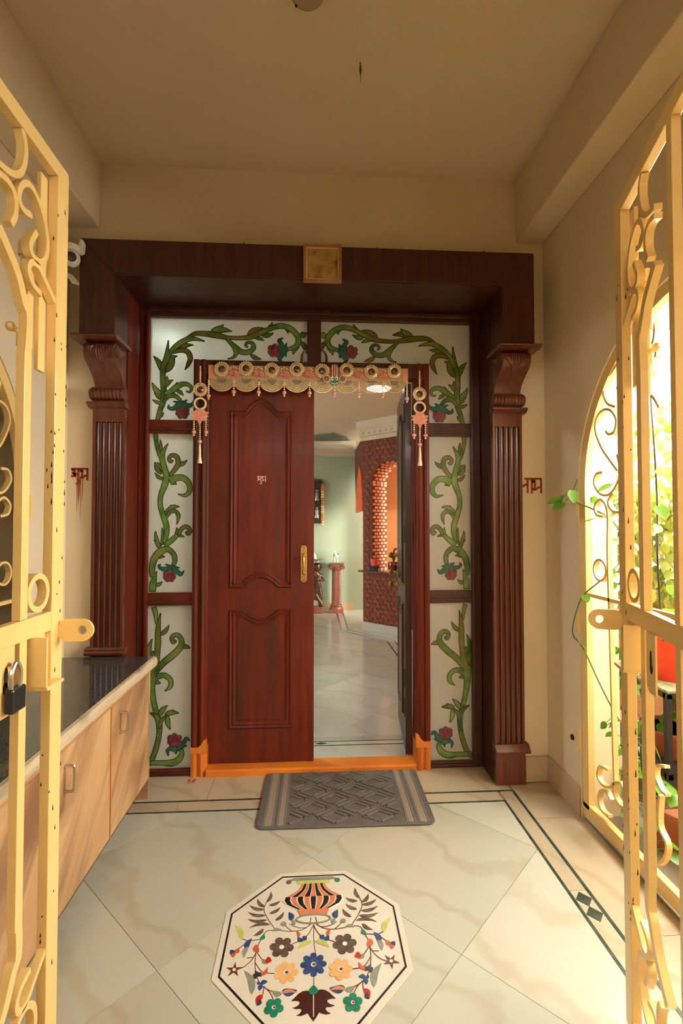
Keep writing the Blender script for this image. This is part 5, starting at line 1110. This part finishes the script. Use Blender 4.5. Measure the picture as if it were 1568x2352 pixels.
# bird-shaped hanging planter and wall ring
hc_ = W2(.50, .16, 1.50); hp = thing('hanging_bird', 'black iron hoop with bird hanging on a chain in the niche', 'hanging ornament', hc_)
mb = MB()
for k in range(26): mb.ball((hc_[0], hc_[1], 1.60+k*.017), .006, 6, 4, sc=(1,1,1.3))
mb.build('chain', BLK, hp)
def on(s, z): p = Vector(hc_)+dD*s; return (p.x, p.y, z)
MB().tube([on(.075*math.cos(a), 1.515+.088*math.sin(a)) for a in [2*PI*i/24 for i in range(25)]], .006, 6).build('hoop', BLK, hp, smooth=True)
mb = MB(); M_ = Matrix.Translation(on(0, 1.49)) @ Matrix.Rotation(ang,4,'Z') @ Matrix.Rotation(.35,4,'Y'); 
mb.lathe([(1e-5,-.075),(.010,-.06),(.022,-.02),(.026,.01),(.018,.04),(.016,.05),(.018,.062),(.010,.078),(1e-5,.086)], n=12, M=M_ @ Matrix.Rotation(-PI/2,4,'Y')); mb.build('bird', mat('dark_bronze', (.05,.04,.02), rough=.35, metal=.6), hp, smooth=True)
rc = W2(.62, .5, 1.05); rg = thing('iron_ring', 'black iron oval ring on the orange balcony wall behind plant', 'ring', rc)
MB().tube([(Vector(rc)+dD*(.11*math.cos(a))+Vector((0,0,.15*math.sin(a)+.02))) for a in [2*PI*i/28 for i in range(29)]], [.010]*29, 7).build('hoop', BLK, rg, smooth=True)
MB().box(rc[0]-.006, rc[0]+.006, rc[1]-.006, rc[1]+.006, zs+.023, .935).build('post', BLK, rg)
# ------------------------------------------------------------------ console of glass on a column and a carved figure
cl_ = thing('column_pedestal', 'reddish fluted column pedestal with scrolled capital holding glass shelf', 'pedestal', (.345, 7.08, IZ))
CW = mat('carved_redwood', (.17,.05,.03), (.24,.08,.045), scale=12, rough=.35, coat=.3)
MB().box(.345-.100, .345+.100, 6.98, 7.18, IZ, IZ+.055).build('plinth', CW, cl_, bevel=.004)
MB().lathe([(.096,.055),(.098,.07),(.090,.085),(.080,.092),(.086,.105),(.080,.118),(.070,.124)], (.345,7.08,IZ), 26).build('base_torus', CW, cl_, smooth=True)
mb = MB(); n = 64; vs = []
for z, k in ((.124,1),(.615,.93)):
    for i in range(n): a = 2*PI*i/n; r_ = .070*k*(1-.09*abs(math.cos(a*8))); vs.append((.345+r_*math.cos(a), 7.08+r_*math.sin(a), IZ+z))
mb.add(vs, [(i,(i+1)%n,n+(i+1)%n,n+i) for i in range(n)]); mb.build('fluted_shaft', CW, cl_)
MB().lathe([(.064,.612),(.074,.622),(.074,.635),(.082,.65),(.086,.665)], (.345,7.08,IZ), 24).build('echinus', CW, cl_, smooth=True)
for s in (-1, 1): MB().lathe([(.034,-.075),(.034,-.068),(.024,-.06),(.024,.06),(.034,.068),(.034,.075)], n=18, M=rotM((.345+s*.085, 7.08, IZ+.662), rx=PI/2)).build('volute', CW, cl_, smooth=True)
MB().box(.345-.105, .345+.105, 6.975, 7.185, IZ+.69, IZ+.728).build('abacus', CW, cl_, bevel=.004)
gt = MB().box(-.36, .47, 6.96, 7.20, IZ+.7285, IZ+.738).build('glass_shelf', clear_glass('shelf_glass', (.75,.92,.86)))
tag(gt, 'thin glass shelf resting on the column pedestal and carved figure', 'glass shelf')
# carved flute player
fg = thing('carved_figure', 'dark carved wooden flute-playing figure with turban under glass shelf', 'statue', (.055, 7.08, IZ))
BZ = mat('bronze_wood', (.115,.048,.022), (.055,.022,.012), scale=25, rough=.3, metal=.35, coat=.4)
J = [((0,0,.40),.048),((0,-.005,.47),.050),((.004,-.006,.535),.056),((.002,-.008,.585),.030),((0,-.012,.625),.038),  # pelvis..head
     ((.045,0,.36),.044),((.060,-.012,.24),.034),((.048,0,.12),.024),((.060,-.045,.098),.020),
     ((-.045,0,.36),.044),((.0,-.05,.24),.034),((.075,-.055,.135),.023),((.072,-.09,.105),.018),
     ((.072,-.004,.548),.026),((.112,-.03,.465),.021),((.030,-.085,.490),.017),((.0,-.098,.505),.014),
     ((-.072,-.004,.548),.026),((-.105,-.04,.465),.021),((-.04,-.085,.480),.017),((-.06,-.1,.465),.014)]
E_ = [(0,1),(1,2),(2,3),(3,4),(0,5),(5,6),(6,7),(7,8),(0,9),(9,10),(10,11),(11,12),(2,13),(13,14),(14,15),(15,16),(2,17),(17,18),(18,19),(19,20)]
me = bpy.data.meshes.new('figure_body'); me.from_pydata([j[0] for j in J], E_, []); me.materials.append(BZ)
fb = link(bpy.data.objects.new('figure_body', me), fg); sm_ = fb.modifiers.new('skin', 'SKIN'); sv = me.skin_vertices
if not sv: 
    import bmesh
    bm_ = bmesh.new(); bm_.from_mesh(me); bm_.verts.layers.skin.verify(); bm_.to_mesh(me); bm_.free(); sv = me.skin_vertices
for i, j in enumerate(J): sv[0].data[i].radius = (j[1], j[1]); sv[0].data[i].use_root = (i == 0)
fb.modifiers.new('smooth', 'SUBSURF').levels = 1; sm_.use_smooth_shade = True; fb.modifiers['smooth'].render_levels = 2
MB().lathe([(.045,.60),(.075,.625),(.088,.665),(.080,.70),(.05,.722),(1e-5,.7275)], (.055,7.075,IZ), 18).build('turban', BZ, fg, smooth=True)
mb = MB(); n = 20
prof = [(.055,.445),(.062,.40),(.070,.33),(.080,.25),(.088,.19)]
vs = []
for r_, z in prof:
    for i in range(n): a = 2*PI*i/n; q = r_*(1+.10*math.cos(a*7)); vs.append((.060+q*math.cos(a)*.95, 7.075+q*math.sin(a)*.8, IZ+z))
mb.add(vs, [(k*n+i, k*n+(i+1)%n, (k+1)*n+(i+1)%n, (k+1)*n+i) for k in range(len(prof)-1) for i in range(n)]); mb.build('pleated_skirt', BZ, fg, smooth=True)
mb = MB(); mb.tube([(.145,6.985,IZ+.535),(.05,6.965,IZ+.575),(-.05,6.955,IZ+.44)][:2]+[(-.06,6.965,IZ+.50)], .006, 6); mb.build('flute', BRASS, fg)
MB().box(-.045, .155, 6.99, 7.17, IZ, IZ+.09).build('plinth', CW, fg, bevel=.004)
# ornaments on the glass
def elephant(x, y, z, k, label, m):
    t = thing('elephant_figurine', label, 'figurine', (x, y, z))
    mb = MB(); mb.ball((x, y, z+.095*k), .042*k, 14, 9, sc=(1,1.25,1)); mb.ball((x-.005*k, y-.052*k, z+.120*k), .030*k, 12, 8)
    mb.build('body', m, t, smooth=True)
    for dx in (-.022, .022):
        for dy in (-.03, .03): MB().lathe([(.014*k,0),(.012*k,.06*k),(.016*k,.085*k)], (x+dx*k, y+dy*k, z), 10).build('leg', m, t, smooth=True)
    MB().tube(spline([(x-.005*k,y-.075*k,z+.125*k),(x-.008*k,y-.098*k,z+.105*k),(x-.014*k,y-.102*k,z+.14*k),(x-.02*k,y-.095*k,z+.175*k)],4), [.012*k-.0006*k*i for i in range(13)], 8).build('trunk', m, t, smooth=True)
    for s in (-1, 1): MB().ball((x+s*.032*k, y-.045*k, z+.122*k), .022*k, 10, 6, sc=(.35,.8,1)).build('ear', mat('dark_patch', (.10,.05,.03), rough=.5) if s > 0 else m, t, smooth=True)
elephant(.335, 7.07, IZ+.7385, .95, 'white elephant figurine with dark patches on the glass shelf', mat('white_ceramic', (.74,.70,.62), (.66,.6,.5), scale=20, rough=.25))
sv_ = thing('silver_dish', 'small silver dish of white shells on glass shelf above carved figure', 'dish', (.065, 7.05, IZ+.7385))
MB().lathe([(1e-5,0),(.035,0),(.03,.012),(.05,.03),(.10,.045),(.098,.049),(.04,.034),(1e-5,.03)], (.065,7.05,IZ+.7385), 20).build('dish', STEEL, sv_, smooth=True)
MB().lathe([(.05,.0),(.04,.03),(.025,.07),(1e-5,.10)], (.02,7.05,IZ+.7385+.034), 12).build('shell', WHT, sv_, smooth=True)
# carved panel with marigold garland on the far wall
pn = thing('carved_wall_panel', 'dark carved wooden wall panel with silver figures on the green wall', 'wall panel', (-.10, 7.27, 1.6))
DK = mat('dark_carved_wood', (.035,.016,.010), (.06,.028,.016), scale=20, rough=.4)
MB().box(-.34, .125, 7.255, 7.2935, 1.32, 1.93).build('board', DK, pn, bevel=.004)
MB().prism([(-.36,1.93),(.15,1.93),(.15,1.95),(.11,1.975),(.06,1.962),(-.10,2.02),(-.27,1.962),(-.33,1.975),(-.36,1.95)], 'y', 7.245, 7.2935).build('crest', DK, pn, bevel=.003)
for z in (1.34, 1.60, 1.90): MB().box(-.345, .13, 7.235, 7.256, z, z+.022).build('moulding', DK, pn, bevel=.003)
SIL = mat('old_silver', (.42,.38,.32), rough=.35, metal=.9)
for z in (1.40, 1.66):
    for x in (-.26, -.10, .06):
        mb = MB(); mb.ball((x, 7.248, z+.15), .018, 10, 7); mb.lathe([(.026,0),(.030,.02),(.018,.06),(.026,.11),(.012,.135)], (x, 7.249, z), 12, sq=.5); mb.build('silver_figure', SIL, pn, smooth=True)
ga = thing('marigold_garland', 'hanging garland of orange and cream marigolds beside the carved panel', 'garland', (.147, 7.25, 1.95))
MO = mat('marigold_orange', (.75,.30,.03), rough=.8); MY = mat('marigold_cream', (.78,.66,.36), rough=.8)
for k in range(17):
    z = 1.90-k*.037; m = MO if (k//3) % 2 == 0 else MY
    mb = MB(); mb.lathe([(1e-5,-.016),(.018,-.014),(.026,-.004),(.024,.006),(.016,.014),(1e-5,.016)], (.147+.003*math.sin(k*2.1), 7.252, z), 9); mb.build('marigold', m, ga)
# ceiling lamps inside the house (switched on)
LE = emit('lamp_diffuser_lit', (1,.96,.86), 6); LE2 = emit('tube_diffuser_lit', (.93,1,.97), 170)
for k, (x, y, lab) in enumerate(((.595,4.31,'lit round ceiling lamp seen through the garland scallops'), (-.955,3.25,'lit round ceiling lamp glowing through the frosted transom pane'))):
    t = thing('ceiling_lamp', lab, 'ceiling lamp', (x, y, IH))
    MB().lathe([(.115,-.03),(.125,-.02),(.125,-.0005)], (x, y, IH), 26).build('rim', WHITE, t, smooth=True)
    MB().lathe([(1e-5,-.052),(.06,-.048),(.10,-.038),(.115,-.029)], (x, y, IH), 26).build('diffuser', (LE, LE2)[k], t, smooth=True)
